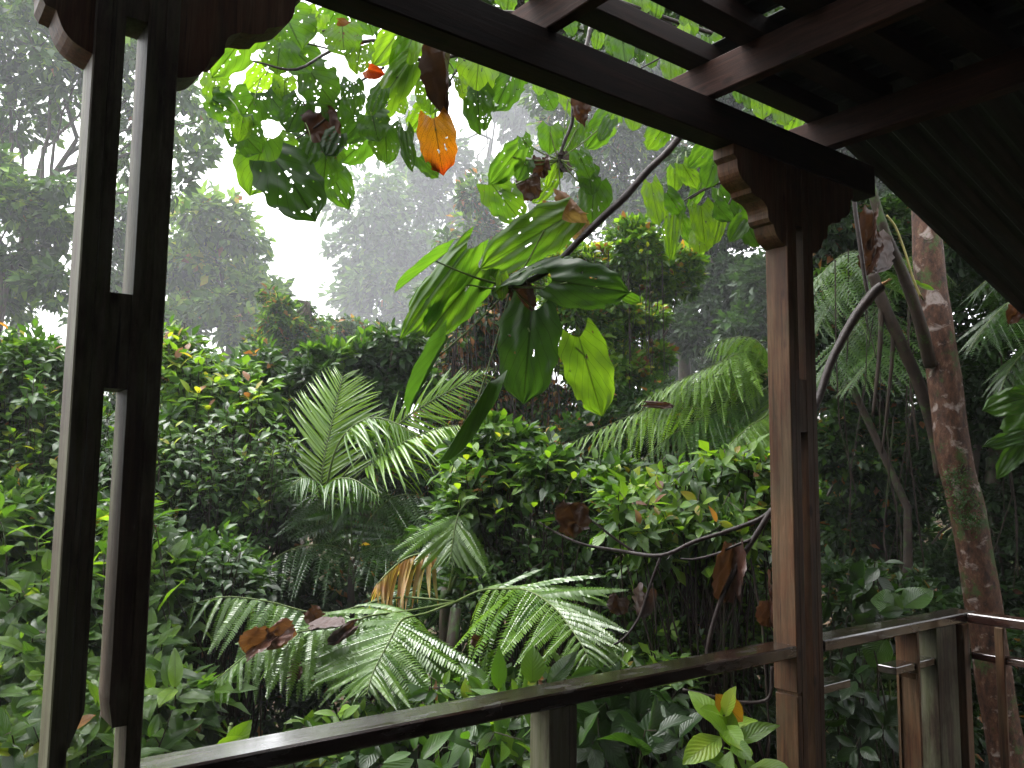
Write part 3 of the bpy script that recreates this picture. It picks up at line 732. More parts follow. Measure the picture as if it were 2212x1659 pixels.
tree('vine_covered_tree', 'high grey green wall of climbers hanging under the middle of the roof beam', 'tree', (1330, 1000, 13.5),
     B(13.5, (1330, 300, 70), (1385, 390, 70), (1305, 420, 55), (1250, 330, 55), (1350, 480, 70), (1420, 300, 66), (1435, 460, 62), (1290, 230, 60), (1210, 260, 50), (1180, 200, 40), (1380, 200, 80), (1260, 130, 80), (1230, 470, 50), (1460, 380, 60), (1350, 80, 90), (1500, 120, 90)), 15000, .13, (.36, .16), [(1340, 600, 13.5), (1350, 300, 13.5), (1350, 100, 13.5)], .06, clump=.24, dead=.03, seed=10)
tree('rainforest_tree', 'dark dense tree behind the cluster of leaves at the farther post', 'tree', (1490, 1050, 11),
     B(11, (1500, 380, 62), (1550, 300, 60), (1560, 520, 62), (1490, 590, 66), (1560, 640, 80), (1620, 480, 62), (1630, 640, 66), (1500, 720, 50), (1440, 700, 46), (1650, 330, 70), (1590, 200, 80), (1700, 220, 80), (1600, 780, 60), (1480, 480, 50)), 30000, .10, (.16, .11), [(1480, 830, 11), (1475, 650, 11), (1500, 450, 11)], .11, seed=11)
tree('rainforest_tree', 'straight dark stem standing in the gap behind the bright bush', 'tree', (1420, 1050, 12),
     B(12, (1400, 640, 40), (1460, 760, 50), (1520, 780, 44), (1410, 800, 50), (1450, 860, 60), (1530, 860, 60)), 9000, .09, (.18, .1), [(1425, 700, 12), (1420, 520, 12)], .08, seed=12)
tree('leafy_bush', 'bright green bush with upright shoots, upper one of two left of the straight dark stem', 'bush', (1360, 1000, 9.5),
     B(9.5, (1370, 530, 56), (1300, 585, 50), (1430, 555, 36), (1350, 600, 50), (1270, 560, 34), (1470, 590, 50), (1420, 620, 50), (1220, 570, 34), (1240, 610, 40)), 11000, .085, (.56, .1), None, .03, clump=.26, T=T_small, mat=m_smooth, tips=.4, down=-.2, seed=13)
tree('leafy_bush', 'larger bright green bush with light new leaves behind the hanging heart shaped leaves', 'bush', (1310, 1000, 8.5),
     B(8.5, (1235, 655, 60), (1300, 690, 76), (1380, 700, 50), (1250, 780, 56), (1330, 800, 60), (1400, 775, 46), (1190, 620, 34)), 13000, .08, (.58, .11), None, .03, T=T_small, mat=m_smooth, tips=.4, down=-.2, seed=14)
tree('vine_covered_tree', 'reddish brown tangle of dead creeper hanging behind the broad dark leaf', 'vine', (1060, 1080, 9),
     B(9, (1010, 700, 66), (1000, 790, 62), (1080, 740, 60), (1130, 870, 66), (1060, 880, 64), (1200, 880, 62), (1000, 950, 60), (1130, 970, 60), (1080, 620, 50), (950, 870, 46), (1250, 930, 50)), 19000, .085, (.33, .2), None, .09, dead=.32, clump=.24, down=.9, seed=15)
tree('leafy_bush', 'bush of pale shining leaves above the left palm fronds', 'bush', (760, 1000, 8),
     B(8, (700, 800, 56), (780, 790, 50), (850, 795, 42), (640, 830, 50), (860, 740, 36), (820, 850, 50), (900, 830, 40), (740, 880, 50)), 7000, .10, (.3, .1), None, .04, T=T_small, mat=m_smooth, down=-.1, seed=16)

# banks of dense understorey, each a thicket of its own
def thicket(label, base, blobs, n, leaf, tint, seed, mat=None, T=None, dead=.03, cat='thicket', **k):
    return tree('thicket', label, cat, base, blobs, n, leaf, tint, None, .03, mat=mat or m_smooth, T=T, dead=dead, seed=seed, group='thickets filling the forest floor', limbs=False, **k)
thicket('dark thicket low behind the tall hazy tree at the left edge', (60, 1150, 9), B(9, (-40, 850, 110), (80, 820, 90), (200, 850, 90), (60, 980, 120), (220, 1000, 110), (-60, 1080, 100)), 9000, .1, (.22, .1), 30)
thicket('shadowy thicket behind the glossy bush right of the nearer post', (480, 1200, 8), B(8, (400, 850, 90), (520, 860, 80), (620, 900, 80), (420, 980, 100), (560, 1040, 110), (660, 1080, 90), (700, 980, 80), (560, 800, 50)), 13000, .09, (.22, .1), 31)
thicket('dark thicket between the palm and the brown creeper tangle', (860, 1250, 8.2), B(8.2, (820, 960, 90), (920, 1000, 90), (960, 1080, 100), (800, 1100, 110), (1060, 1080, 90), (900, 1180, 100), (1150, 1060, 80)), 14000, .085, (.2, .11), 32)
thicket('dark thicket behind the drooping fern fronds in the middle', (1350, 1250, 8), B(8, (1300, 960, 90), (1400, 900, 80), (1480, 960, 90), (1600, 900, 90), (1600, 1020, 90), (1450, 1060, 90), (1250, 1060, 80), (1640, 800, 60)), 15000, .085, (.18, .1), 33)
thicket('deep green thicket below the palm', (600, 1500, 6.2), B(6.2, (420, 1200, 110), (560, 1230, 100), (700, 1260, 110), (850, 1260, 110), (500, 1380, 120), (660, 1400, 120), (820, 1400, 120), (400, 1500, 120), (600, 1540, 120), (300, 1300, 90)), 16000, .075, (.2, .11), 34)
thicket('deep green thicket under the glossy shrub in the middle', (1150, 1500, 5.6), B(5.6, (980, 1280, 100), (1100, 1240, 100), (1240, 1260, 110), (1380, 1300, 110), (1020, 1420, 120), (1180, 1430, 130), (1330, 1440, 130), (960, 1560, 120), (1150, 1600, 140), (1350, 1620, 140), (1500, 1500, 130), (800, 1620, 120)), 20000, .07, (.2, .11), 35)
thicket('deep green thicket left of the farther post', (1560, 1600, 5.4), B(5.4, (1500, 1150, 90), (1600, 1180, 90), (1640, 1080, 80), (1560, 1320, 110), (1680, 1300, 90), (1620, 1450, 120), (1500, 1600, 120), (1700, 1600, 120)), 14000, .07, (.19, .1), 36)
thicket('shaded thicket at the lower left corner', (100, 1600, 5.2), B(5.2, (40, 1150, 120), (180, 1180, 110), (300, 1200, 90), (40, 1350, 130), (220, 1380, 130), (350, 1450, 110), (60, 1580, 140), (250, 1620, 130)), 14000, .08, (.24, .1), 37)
tree('rainforest_tree', 'dim backdrop tree closing the view high behind the farther post and the roof edge', 'tree', (1800, 1100, 12),
     B(12, (1680, 420, 80), (1760, 380, 80), (1850, 330, 90), (1950, 380, 90), (2050, 440, 90), (1700, 560, 80), (1680, 700, 80), (1780, 520, 80), (1900, 480, 80), (1850, 620, 80), (2000, 600, 90), (1640, 620, 60), (1750, 680, 80), (1950, 760, 90), (1600, 720, 60), (2150, 520, 90), (1780, 250, 90), (1830, 800, 90), (1700, 820, 80)), 34000, .13, (.2, .12), None, .12, seed=43, clump=.22)
# right: dark hillside in deep shade
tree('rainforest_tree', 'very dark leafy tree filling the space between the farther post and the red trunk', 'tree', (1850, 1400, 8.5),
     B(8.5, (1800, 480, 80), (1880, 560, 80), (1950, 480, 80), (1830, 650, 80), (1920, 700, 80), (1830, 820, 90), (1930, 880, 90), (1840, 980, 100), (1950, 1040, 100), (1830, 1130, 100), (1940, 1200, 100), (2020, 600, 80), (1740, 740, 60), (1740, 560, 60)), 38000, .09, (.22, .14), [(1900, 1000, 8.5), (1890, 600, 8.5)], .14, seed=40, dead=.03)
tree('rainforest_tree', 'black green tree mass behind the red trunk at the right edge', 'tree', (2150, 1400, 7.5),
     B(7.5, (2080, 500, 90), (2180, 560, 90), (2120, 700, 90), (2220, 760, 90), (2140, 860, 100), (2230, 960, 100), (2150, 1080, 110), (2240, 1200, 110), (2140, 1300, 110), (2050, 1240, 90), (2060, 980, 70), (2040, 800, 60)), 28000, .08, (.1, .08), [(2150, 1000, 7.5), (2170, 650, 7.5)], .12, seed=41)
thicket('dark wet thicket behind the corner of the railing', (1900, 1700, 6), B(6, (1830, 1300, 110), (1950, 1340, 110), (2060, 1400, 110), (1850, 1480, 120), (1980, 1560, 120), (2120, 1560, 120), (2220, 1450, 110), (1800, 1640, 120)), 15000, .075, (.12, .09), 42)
# growth to the sides of the view
thicket('thicket beyond the right edge below the side of the roof', (2700, 1500, 6.5), B(6.5, (2450, 700, 200), (2700, 800, 220), (2950, 900, 220), (2500, 1100, 230), (2800, 1250, 230), (2450, 1400, 200), (3100, 1100, 220)), 22000, .1, (.14, .1), 70)
thicket('thicket beyond the left edge outside the veranda', (-500, 1500, 5.5), B(5.5, (-250, 850, 160), (-500, 900, 180), (-800, 950, 200), (-300, 1200, 180), (-650, 1250, 200), (-950, 1200, 220)), 14000, .1, (.3, .1), 71)
tree('rainforest_tree', 'tall tree beyond the right edge of the view, dark behind the roof', 'tree', (2600, 1100, 12), B(12, (2350, 450, 170), (2550, 300, 200), (2750, 500, 200), (2500, 650, 180), (2950, 650, 200), (2300, 700, 120), (2750, 800, 180)), 24000, .15, (.2, .12), None, .14, seed=72, clump=.22)
tree('rainforest_tree', 'tall tree beyond the left edge of the view', 'tree', (-500, 1000, 16), B(16, (-300, 200, 150), (-500, 350, 180), (-750, 250, 180), (-350, 550, 140), (-650, 600, 160)), 12000, .18, (.35, .12), None, .14, seed=73, clump=.24)
# canopies added above the frame to block skylight and darken the right side
for i, (x, y, z, r, lb, tx, ty) in enumerate([(4.5, 5.5, 4.6, 1.9, 'broad added shade canopy over the roof corner, seen only through the roof gaps', 9.0, 2.9), (7.5, 4.0, 5.2, 2.3, 'broad added shade canopy above the dark right corner', 9.4, 2.2), (6.6, 2.3, 3.9, 1.9, 'low added shade canopy over the hip of the roof, beyond the railing corner', 7.6, 1.2)]):
    t = thing('shade_canopy', lb, 'tree', (tx, ty, gz(tx, ty)))
    loc = np.array(t.location); top = np.array([x, y, z])
    mb = MB().tube(spline([loc, np.array([tx, ty, 1.5]), top], 10), [.12*(1-.06*k) for k in range(11)], 8)
    rg = np.random.default_rng(60+i); P = rg.normal(0, 1, (9000, 3)); P /= np.linalg.norm(P, axis=1, keepdims=True)
    P = top+P*(r*rg.uniform(.5, 1.05, 9000))[:, None]*[1, 1, .4]; keep = np.sin(P[:, 0]*3+1)*np.sin(P[:, 1]*3.3)+rg.normal(0, .5, 9000) > -.35; P = P[keep]
    D = rg.normal(0, 1, P.shape); D[:, 2] -= .3; Nn = rg.normal(0, .5, P.shape)+[0, 0, 1]
    for k in range(10): mb.tube(limb_path(top-[0, 0, .8], top+rg.normal(0, 1, 3)*[r*.7, r*.7, .3], .1, rg=rg), [.05*(1-.13*q) for q in range(7)], 5)
    mb.build('trunk', bark_dk, t, True, off=loc)
    V, Q, UV, TT = merge(T_far2, P-loc, frames(D, Nn), .12*rg.uniform(.7, 1.3, len(P)), rg.normal(.3, .1, len(P)).clip(0, 1)); link('crown', fast_mesh('crown', V, Q, UV, TT), m_far, t, 'stuff')

# fibres and creeper strands hanging in the dark
rg = np.random.default_rng(77)
t = thing('hanging_vines', 'curtain of thin dark vines hanging between the farther post and the red trunk', 'vine', at(1880, 1000, 6.8)); mb = MB()
for k in range(22):
    x = rg.uniform(1800, 2010) if k < 16 else rg.uniform(2080, 2210); y = rg.uniform(520, 1000); L = rg.uniform(200, 650); d = rg.uniform(6.0, 7.2)
    mb.tube([at(x+rg.normal(0, 6), y, d), at(x+rg.normal(0, 16), y+L*.4, d), at(x+rg.normal(0, 22), y+L*.7, d), at(x+rg.normal(0, 34), y+L, d)], .004+.006*rg.random()**3, 3, False)
mb.build('strand', bark_dk, t, True, off=np.array(t.location), kind='stuff')
t = thing('hanging_vines', 'thin pale creeper strands hanging in front of the brown tangle', 'vine', at(1080, 800, 8.2)); mb = MB()
for k in range(120):
    x = rg.uniform(940, 1460); y = rg.uniform(520, 850); L = rg.uniform(120, 380); d = rg.uniform(8.0, 8.6)
    mb.tube([at(x, y, d), at(x+rg.normal(0, 6), y+L*.5, d), at(x+rg.normal(0, 10), y+L, d)], .004+.005*rg.random()**3, 3, False)
mb.build('strand', twig, t, True, off=np.array(t.location), kind='stuff')
# ground cover
rg = np.random.default_rng(5); n = 30000
dd = 3+22*rg.random(n)**1.3; an = psi+rg.uniform(-.75, .8, n); P = np.stack([dd*np.cos(an), dd*np.sin(an), np.zeros(n)], 1)
P[:, 2] = [gz(a, b) for a, b in P[:, :2]]; P[:, 2] += rg.uniform(.02, .45, n); P = P[P[:, 1] > 2.4]
D = rg.normal(0, 1, P.shape); D[:, 2] = abs(D[:, 2])*.6; Nn = rg.normal(0, .4, P.shape)+[0, 0, 1]
V, Q, UV, TT = merge(T_far2, P, frames(D, Nn), (.06+.006*np.linalg.norm(P, axis=1))*rg.uniform(.7, 1.5, len(P)), rg.normal(.25, .12, len(P)).clip(0, 1))
o = link('undergrowth', fast_mesh('undergrowth', V, Q, UV, TT), m_far, kind='stuff'); o['label'] = 'low leafy undergrowth covering the forest floor'; o['category'] = 'ground cover'

# ------------------------------------------------------------------ red trunk and the dark limbs beside it
TR = [(2205, 1900, 3.6, 88), (2180, 1659, 3.7, 84), (2152, 1500, 3.75, 82), (2124, 1306, 3.8, 82), (2090, 1106, 3.85, 80), (2061, 986, 3.87, 79), (2040, 819, 3.9, 76), (2021, 686, 3.92, 72), (2005, 553, 3.95, 69), (2002, 440, 4.0, 66), (2004, 250, 4.1, 62), (2010, 0, 4.3, 55)]
TR = [(x, y, d*1.32, w*.9) for x, y, d, w in TR]
pts = [at(x, y, d) for x, y, d, w in TR]; rr = [w*d/FPX/2 for x, y, d, w in TR]
pts.insert(0, np.array([pts[0][0], pts[0][1], gz(*pts[0][:2])-.2])); rr.insert(0, rr[0]*1.2)
t = thing('red_barked_tree', 'slanting reddish trunk with pale lichen patches and moss behind the railing corner', 'tree', pts[0]); loc = pts[0]
sp = spline(pts, 60); rs = np.interp(np.linspace(0, len(rr)-1, 61), range(len(rr)), rr); rs = rs*(1+.02*np.sin(np.arange(61)*1.3))
mb = MB().tube(sp, list(rs), 20); mb.build('trunk', bark_red, t, True, off=loc)
q = [at(2062, 1030, 5.0), at(2075, 1075, 4.96), at(2090, 1120, 4.95)]
P = np.array([q[rg.integers(3)] for _ in range(900)])+rg.normal(0, 1, (900, 3))*[.045, .045, .035]
D = rg.normal(0, 1, P.shape); D[:, 2] -= .4; V, Q, UV, TT = merge(T_far, P-loc, frames(D, rg.normal(0, 1, P.shape)), np.full(900, .017), rg.normal(.22, .1, 900)); link('moss_tuft', fast_mesh('moss_tuft', V, Q, UV, TT), m_far, t, 'stuff')
top = sp[-1]; P, M, s, ti = crown([(2050, -150, 200, 5.8), (2250, -250, 220, 6.2), (1800, -280, 200, 6)], 4000, .12, (.3, .1)); leaf_sets(t, P, M, s, ti, ME_oval, T_far2, m_far, 0, mass='crown')
def stick(name, label, cat, P4, mat, sides=8, sub=40, group=None, twigs=None):
    t = thing(name, label, cat, at(*P4[0][:3]), group); loc = np.array(t.location)
    pts = [at(x, y, d) for x, y, d, w in P4]; w = [ww*d/FPX/2 for x, y, d, ww in P4]
    sp = spline(pts, sub); rs = np.interp(np.linspace(0, len(w)-1, sub+1), range(len(w)), w); k = np.random.default_rng(int(P4[0][0])); rs = rs*(1+.08*k.random(sub+1))
    MB().tube(sp, list(rs), sides).build('branch', mat, t, True, off=loc)
    for tw in (twigs or []):
        pp = spline([at(x, y, d) for x, y, d, ww in tw], 14); ww_ = np.interp(np.linspace(0, len(tw)-1, 15), range(len(tw)), [b[3]*b[2]/FPX/2 for b in tw])
        MB().tube(pp, list(ww_), 6).build('twig', mat, t, True, off=loc)
    return t
stick('mossy_limb', 'mossy dark limb slanting down from the bracket to the red trunk', 'branch', [(1868, 330, 4.9, 15), (1886, 420, 4.9, 19), (1915, 510, 4.9, 21), (1950, 590, 4.95, 23), (1985, 690, 5.0, 25), (2010, 790, 5.1, 26)], bark_dk)
stick('dark_limb', 'black leaning limb running down behind the broken branch to the red trunk', 'branch', [(1885, 590, 5.3, 22), (1905, 650, 5.3, 26), (1945, 740, 5.3, 26), (1985, 830, 5.3, 26), (2015, 930, 5.3, 24), (2030, 1030, 5.3, 20)], bark_dk, twigs=[[(1905, 640, 5.3, 14), (1900, 760, 5.3, 10), (1885, 900, 5.3, 6)], [(1930, 700, 5.3, 12), (1925, 800, 5.3, 8), (1905, 980, 5.3, 5)]])
stick('hanging_liana', 'thin dark liana hanging beside the bracket of the farther post', 'vine', [(1843, 400, 4.4, 9), (1848, 460, 4.4, 9), (1858, 530, 4.4, 9), (1868, 600, 4.4, 8), (1880, 660, 4.4, 7)], twig)
stick('red_creeper', 'thin orange brown creeper stem in front of the red trunk top', 'vine', [(1915, 465, 4.7, 5), (1935, 492, 4.7, 5), (1955, 545, 4.7, 5), (1972, 600, 4.7, 5), (1988, 640, 4.7, 5)], yellow_stalk)
t = stick('broken_branch', 'broken grey branch with splintered tan tip right of the farther post', 'branch', [(1700, 990, 3.7, 17), (1745, 905, 3.75, 17), (1768, 862, 3.8, 16), (1792, 790, 3.85, 17), (1818, 735, 3.9, 18), (1850, 680, 3.95, 20), (1885, 635, 4.0, 22), (1905, 617, 4.0, 20)], twig)
mb = MB(); rg = np.random.default_rng(3)
for k in range(9):
    a = at(1900+rg.normal(0, 3), 620+rg.normal(0, 3), 4.0); mb.tube([a, a*.5+at(1915, 609, 4.0)*.5, at(1922+rg.uniform(-6, 8), 604+rg.normal(0, 4), 4.0)], [.008, .006, .001], 4)
spl = bark_mat('splinter_wood', [(.3, (.25, .14, .06)), (.7, (.5, .3, .14))]); mb.build('splinter', spl, t, True, off=np.array(t.location))
# bare twigs left of the farther post
stick('bare_branch', 'thin bare forked branch with drops reaching left from the farther post', 'branch', [(1672, 1098, 3.6, 11), (1640, 1122, 3.6, 11), (1570, 1148, 3.6, 9), (1500, 1170, 3.6, 9), (1428, 1200, 3.6, 9), (1340, 1190, 3.7, 8), (1260, 1176, 3.75, 6), (1200, 1150, 3.8, 4), (1165, 1128, 3.8, 3)], twig,
      twigs=[[(1428, 1200, 3.6, 7), (1405, 1262, 3.6, 7), (1380, 1335, 3.6, 6), (1340, 1385, 3.6, 5), (1290, 1402, 3.6, 3)], [(1370, 1192, 3.68, 6), (1330, 1165, 3.7, 6), (1280, 1125, 3.7, 4)], [(1500, 1170, 3.6, 3), (1460, 1190, 3.62, 4), (1440, 1210, 3.6, 2)]])
stick('bare_branch', 'thicker bare branch dropping to the handrail beside the farther post', 'branch', [(1668, 1100, 3.5, 13), (1640, 1145, 3.5, 12), (1600, 1210, 3.5, 12), (1560, 1290, 3.5, 11), (1535, 1370, 3.5, 10), (1520, 1460, 3.5, 9)], twig, twigs=[[(1625, 1165, 3.5, 8), (1585, 1180, 3.5, 6), (1550, 1196, 3.5, 6), (1500, 1208, 3.5, 5), (1470, 1207, 3.5, 3)], [(1410, 1260, 3.7, 3), (1415, 1310, 3.7, 4), (1418, 1370, 3.7, 3)]])
stick('bare_branch', 'low bare twig under the handrail left of the farther post', 'branch', [(1475, 1490, 3.4, 7), (1540, 1505, 3.4, 7), (1600, 1517, 3.4, 7), (1660, 1508, 3.4, 8), (1668, 1440, 3.4, 8)], twig, twigs=[[(1600, 1517, 3.4, 5), (1625, 1560, 3.4, 6), (1650, 1640, 3.4, 6)]])

# ------------------------------------------------------------------ branches with big leaves close to the veranda
def big_leaf(root, r_, t_, d, wpx, ti, kind='big', tilt=0.0, dt=0.0, mat=None, hub=None, k=0, name='leaf', nup=0.0):
    if kind == 'big': wpx = wpx*.97
    """r_ rear middle, t_ tip (photo points); d depth at the rear, dt extra depth at the tip; tilt turns the face away"""
    a = at(r_[0], r_[1], d); b = at(t_[0], t_[1], d+dt); L = np.linalg.norm(b-a)*1.06; view = nrm(a)
    y = nrm(b-a); side = nrm(np.cross(y, -view)); nn = nrm(np.cross(side, y)); M = frame(y, nn*math.cos(tilt)+side*math.sin(tilt)+np.array([0, 0, nup]))
    pool, mt = {'big': (ME_big, m_big), 'hole': (ME_hole, m_big), 'curl': (ME_curl, m_big), 'dead': (ME_dead, m_dead), 'rib': (ME_rib, m_rib), 'oval': (ME_oval, m_gloss)}[kind]
    ms = set_mat(pool, mat or mt); w = wpx*d/FPX; aw = {'rib': .42, 'oval': .5, 'curl': .92, 'dead': .6}.get(kind, .92)
    o = put_leaf(root, ms[k % len(ms)], None, a-y*L*.04, M, L, ti, w/(aw*L)/max(.35, abs(math.cos(tilt))), name)
    if hub is not None:
        h = at(*hub); q = a+y*L*.18; m = (h+q)/2+np.array([0, 0, -.01])
        MB().tube(spline([h, m, q], 6), [.0036]*7, 5, False).build('leaf_stalk', stalk, root, True, off=np.array(root.location))
    return o
t = stick('hanging_branch', 'dark arching branch from under the beam ending in large heart shaped leaves', 'branch', [(1560, 180, 3.5, 15), (1510, 240, 3.5, 15), (1470, 293, 3.5, 15), (1440, 330, 3.5, 15), (1400, 368, 3.5, 15), (1350, 425, 3.5, 16), (1310, 462, 3.5, 16), (1250, 520, 3.5, 14), (1200, 572, 3.5, 14), (1150, 604, 3.5, 14), (1105, 618, 3.5, 12)], twig)
hb = (1105, 620, 3.5)
for a in [((1208, 478), (1038, 578), 3.5, 104, .56, 'big', 0.05, 0, 0), ((1200, 556), (1056, 580), 3.45, 34, .35, 'big', 1.1, 0, 1),
          ((1003, 545), (852, 722), 3.45, 70, .56, 'big', .2, 0, 1), ((1032, 588), (920, 728), 3.55, 96, .52, 'big', -.15, 0, 2), ((962, 548), (850, 632), 3.4, 20, .52, 'curl', .1, 0, 0),
          ((975, 600), (880, 680), 3.65, 60, .45, 'big', .2, 0, 3), ((1064, 588), (1036, 630), 3.55, 26, .6, 'big', 0, 0, 0), ((1084, 596), (1078, 648), 3.45, 28, .72, 'big', .3, 0, 1),
          ((1198, 606), (1345, 630), 3.35, 52, .32, 'big', 1.05, -.1, 1), ((1300, 610), (1378, 662), 3.5, 34, .5, 'big', .8, 0, 0),
          ((1148, 680), (1128, 872), 3.4, 132, .30, 'big', .08, 0, 0), ((1252, 735), (1302, 897), 3.45, 104, .66, 'big', -.2, 0, 2),
          ((962, 742), (880, 892), 3.4, 26, .34, 'curl', .1, 0, 1), ((1052, 832), (950, 1002), 3.4, 30, .42, 'curl', -.1, 0, 0)]:
    big_leaf(t, a[0], a[1], a[2], a[3], a[4], a[5], a[6], a[7], hub=hb, k=a[8], nup=.9 if a[1] in ((1345, 630), (1056, 580)) else 0)
big_leaf(t, (1132, 618), (1150, 690), 3.52, 34, .25, 'dead', .4, k=0, name='dead_leaf')

t = stick('hanging_branch', 'thin drooping branch below the beam with rounded leaves and dark red dead ones', 'branch', [(1275, 60, 3.75, 9), (1262, 120, 3.7, 9), (1240, 205, 3.6, 8), (1236, 262, 3.6, 8), (1222, 300, 3.6, 7), (1209, 335, 3.6, 6), (1205, 352, 3.6, 5)], twig)
hb = (1207, 345, 3.6); i = 0
for x0, y0, x1, y1, ti in [(1062, 327, 1118, 396, .5), (1056, 402, 1134, 476, .52), (1120, 300, 1152, 337, .45), (1160, 277, 1217, 327, .5), (1217, 270, 1263, 317, .55), (1267, 250, 1327, 317, .48), (1220, 206, 1256, 258, .68), (1240, 335, 1286, 380, .38), (1250, 372, 1300, 418, .3), (1240, 405, 1314, 484, .42), (1178, 357, 1214, 402, .7), (1150, 395, 1190, 434, .65), (1217, 322, 1256, 356, .5), (1164, 200, 1207, 233, .4), (1150, 180, 1180, 202, .6), (1105, 350, 1150, 385, .35), (1290, 262, 1322, 300, .35)]:
    cx = (x0+x1)/2; w = x1-x0; j = ((i*53) % 11-5)*.05*w
    big_leaf(t, (cx-j*2, y0-2), (cx+j*2, y1+3), 3.6+((i*29) % 7-3)*.04, w*.98, ti+.03, 'hole' if i % 3 else 'big', ((i*17) % 7-3)*.12, hub=hb if i not in (13, 14, 16) else None, k=i); i += 1
for x0, y0, x1, y1, ti in [(1158, 345, 1186, 384, .25), (1124, 384, 1160, 436, .2), (1196, 330, 1222, 372, .1), (1244, 205, 1272, 270, .3)]:
    big_leaf(t, ((x0+x1)/2, y0), ((x0+x1)/2+3, y1), 3.58, x1-x0, ti, 'dead', .2, k=i, name='dead_leaf'); i += 1
big_leaf(t, (1200, 436), (1266, 512), 3.55, 44, .93, 'dead', .1, k=2, name='dead_leaf', hub=hb)

t = stick('leafy_branch', 'spreading branch of large insect eaten leaves against the white sky, with one orange leaf', 'branch', [(1330, -60, 3.4, 12), (1180, 30, 3.3, 11), (1080, 90, 3.2, 10), (980, 120, 3.1, 9), (900, 128, 3.1, 8), (820, 88, 3.05, 8), (720, 108, 3.0, 7), (640, 150, 2.9, 6), (560, 135, 2.9, 4), (515, 125, 2.9, 3)], twig,
          twigs=[[(980, 120, 3.1, 6), (900, 160, 3.1, 5), (850, 210, 3.1, 4), (820, 245, 3.1, 3)], [(830, 145, 3.08, 6), (760, 190, 3.05, 5), (700, 260, 3.0, 5), (640, 300, 3.0, 3)], [(1010, 120, 3.15, 6), (975, 170, 3.15, 5), (940, 240, 3.15, 3)], [(1180, 30, 3.3, 8), (900, 20, 3.2, 6), (740, 60, 3.1, 5), (640, 70, 3.0, 4), (580, 60, 2.9, 3)], [(720, 108, 3.0, 4), (640, 90, 3.0, 4), (560, 90, 3.0, 3)], [(830, 190, 3.05, 4), (790, 230, 3.05, 3)]])
i = 0
UL = [(458, 66, 540, 166, .55), (438, 165, 498, 228, .62), (528, 155, 582, 198, .72), (578, 36, 690, 100, .52), (683, 20, 742, 68, .5), (648, 158, 736, 217, .36), (488, 214, 572, 272, .42), (496, 274, 572, 326, .38), (505, 308, 602, 416, .55), (580, 352, 705, 458, .26), (664, 328, 738, 402, .5), (688, 338, 762, 440, .42), (798, 278, 868, 347, .48), (735, 293, 802, 350, .45), (774, 252, 846, 300, .42), (878, 236, 932, 279, .66), (865, 286, 898, 364, .4),
      (1052, 150, 1127, 232, .38), (985, 170, 1012, 206, .72), (600, 220, 670, 280, .25), (560, 200, 640, 250, .3), (690, 216, 760, 262, .3), (640, 260, 700, 312, .22), (560, 95, 640, 152, .5), (620, 100, 700, 160, .46), (700, 60, 780, 112, .55), (520, 40, 580, 82, .5), (740, 180, 790, 240, .36), (730, 262, 790, 300, .26), (600, 60, 670, 120, .6), (650, 30, 700, 66, .66), (575, 300, 650, 352, .58), (640, 310, 690, 352, .36), (905, 80, 975, 126, .62), (745, 100, 800, 150, .6), (840, 190, 880, 240, .6), (500, 255, 545, 300, .58), (455, 215, 520, 250, .5), (590, 170, 640, 215, .66), (860, 70, 920, 112, .6), (930, 120, 990, 160, .5), (790, 195, 830, 245, .4), (760, 20, 830, 66, .45), (690, 290, 740, 330, .2)]
for x0, y0, x1, y1, ti in UL:
    cx = (x0+x1)/2; w = x1-x0; h = y1-y0; d = 2.75+.35*min(1, cx/1000)+((i*31) % 9-4)*.035; j = ((i*59) % 13-6)*.07*w
    big_leaf(t, (cx-j, y0), (cx+j, y1+4), d, w*1.0, ti+.02, 'hole', ((i*23) % 9-4)*.11, k=i); 
    if i % 2 == 0:
        q = at(cx-j, y0+h*.2, d); e = at(cx-j+((i*13) % 9-4)*8, y0-45, d+.05); MB().tube(spline([e, (e+q)/2+[0, 0, .012], q], 6), .002, 4, False).build('leaf_stalk', stalk, t, True, off=np.array(t.location))
    i += 1
big_leaf(t, (876, 144), (778, 266), 2.98, 66, .66, 'big', .3, k=1, hub=(900, 128, 3.1)); big_leaf(t, (868, 60), (806, 142), 2.98, 62, .68, 'big', -.2, k=2); big_leaf(t, (890, 86), (850, 176), 3.0, 58, .7, 'big', .2, k=3)
big_leaf(t, (935, 172), (930, 244), 3.05, 72, .62, 'hole', 0, k=3); big_leaf(t, (1036, 108), (1026, 206), 3.1, 92, .74, 'big', .1, k=0, hub=(1010, 118, 3.15)); big_leaf(t, (1032, 200), (1034, 284), 3.08, 66, .40, 'hole', .1, k=2, hub=(1010, 160, 3.15))
big_leaf(t, (910, 340), (946, 384), 3.04, 40, .5, 'big', .2, k=2)
big_leaf(t, (938, 260), (954, 368), 2.98, 82, .12, 'big', .05, mat=m_orange, k=1, hub=(940, 225, 3.1), name='orange_leaf')
big_leaf(t, (796, 150), (830, 160), 3.0, 30, .55, 'curl', .1, mat=m_orange, k=0, name='orange_leaf')
for a in [((968, 122), (966, 250), 36, .05, 1), ((700, 250), (722, 340), 46, .45, 0), ((655, 240), (680, 280), 30, .2, 2), ((735, 60), (780, 95), 34, .6, 0), ((1253, 205), (1262, 270), 24, .3, 1)][:4]:
    big_leaf(t, a[0], a[1], 3.02, a[2], a[3], 'dead', .3, k=a[4], name='dead_leaf')

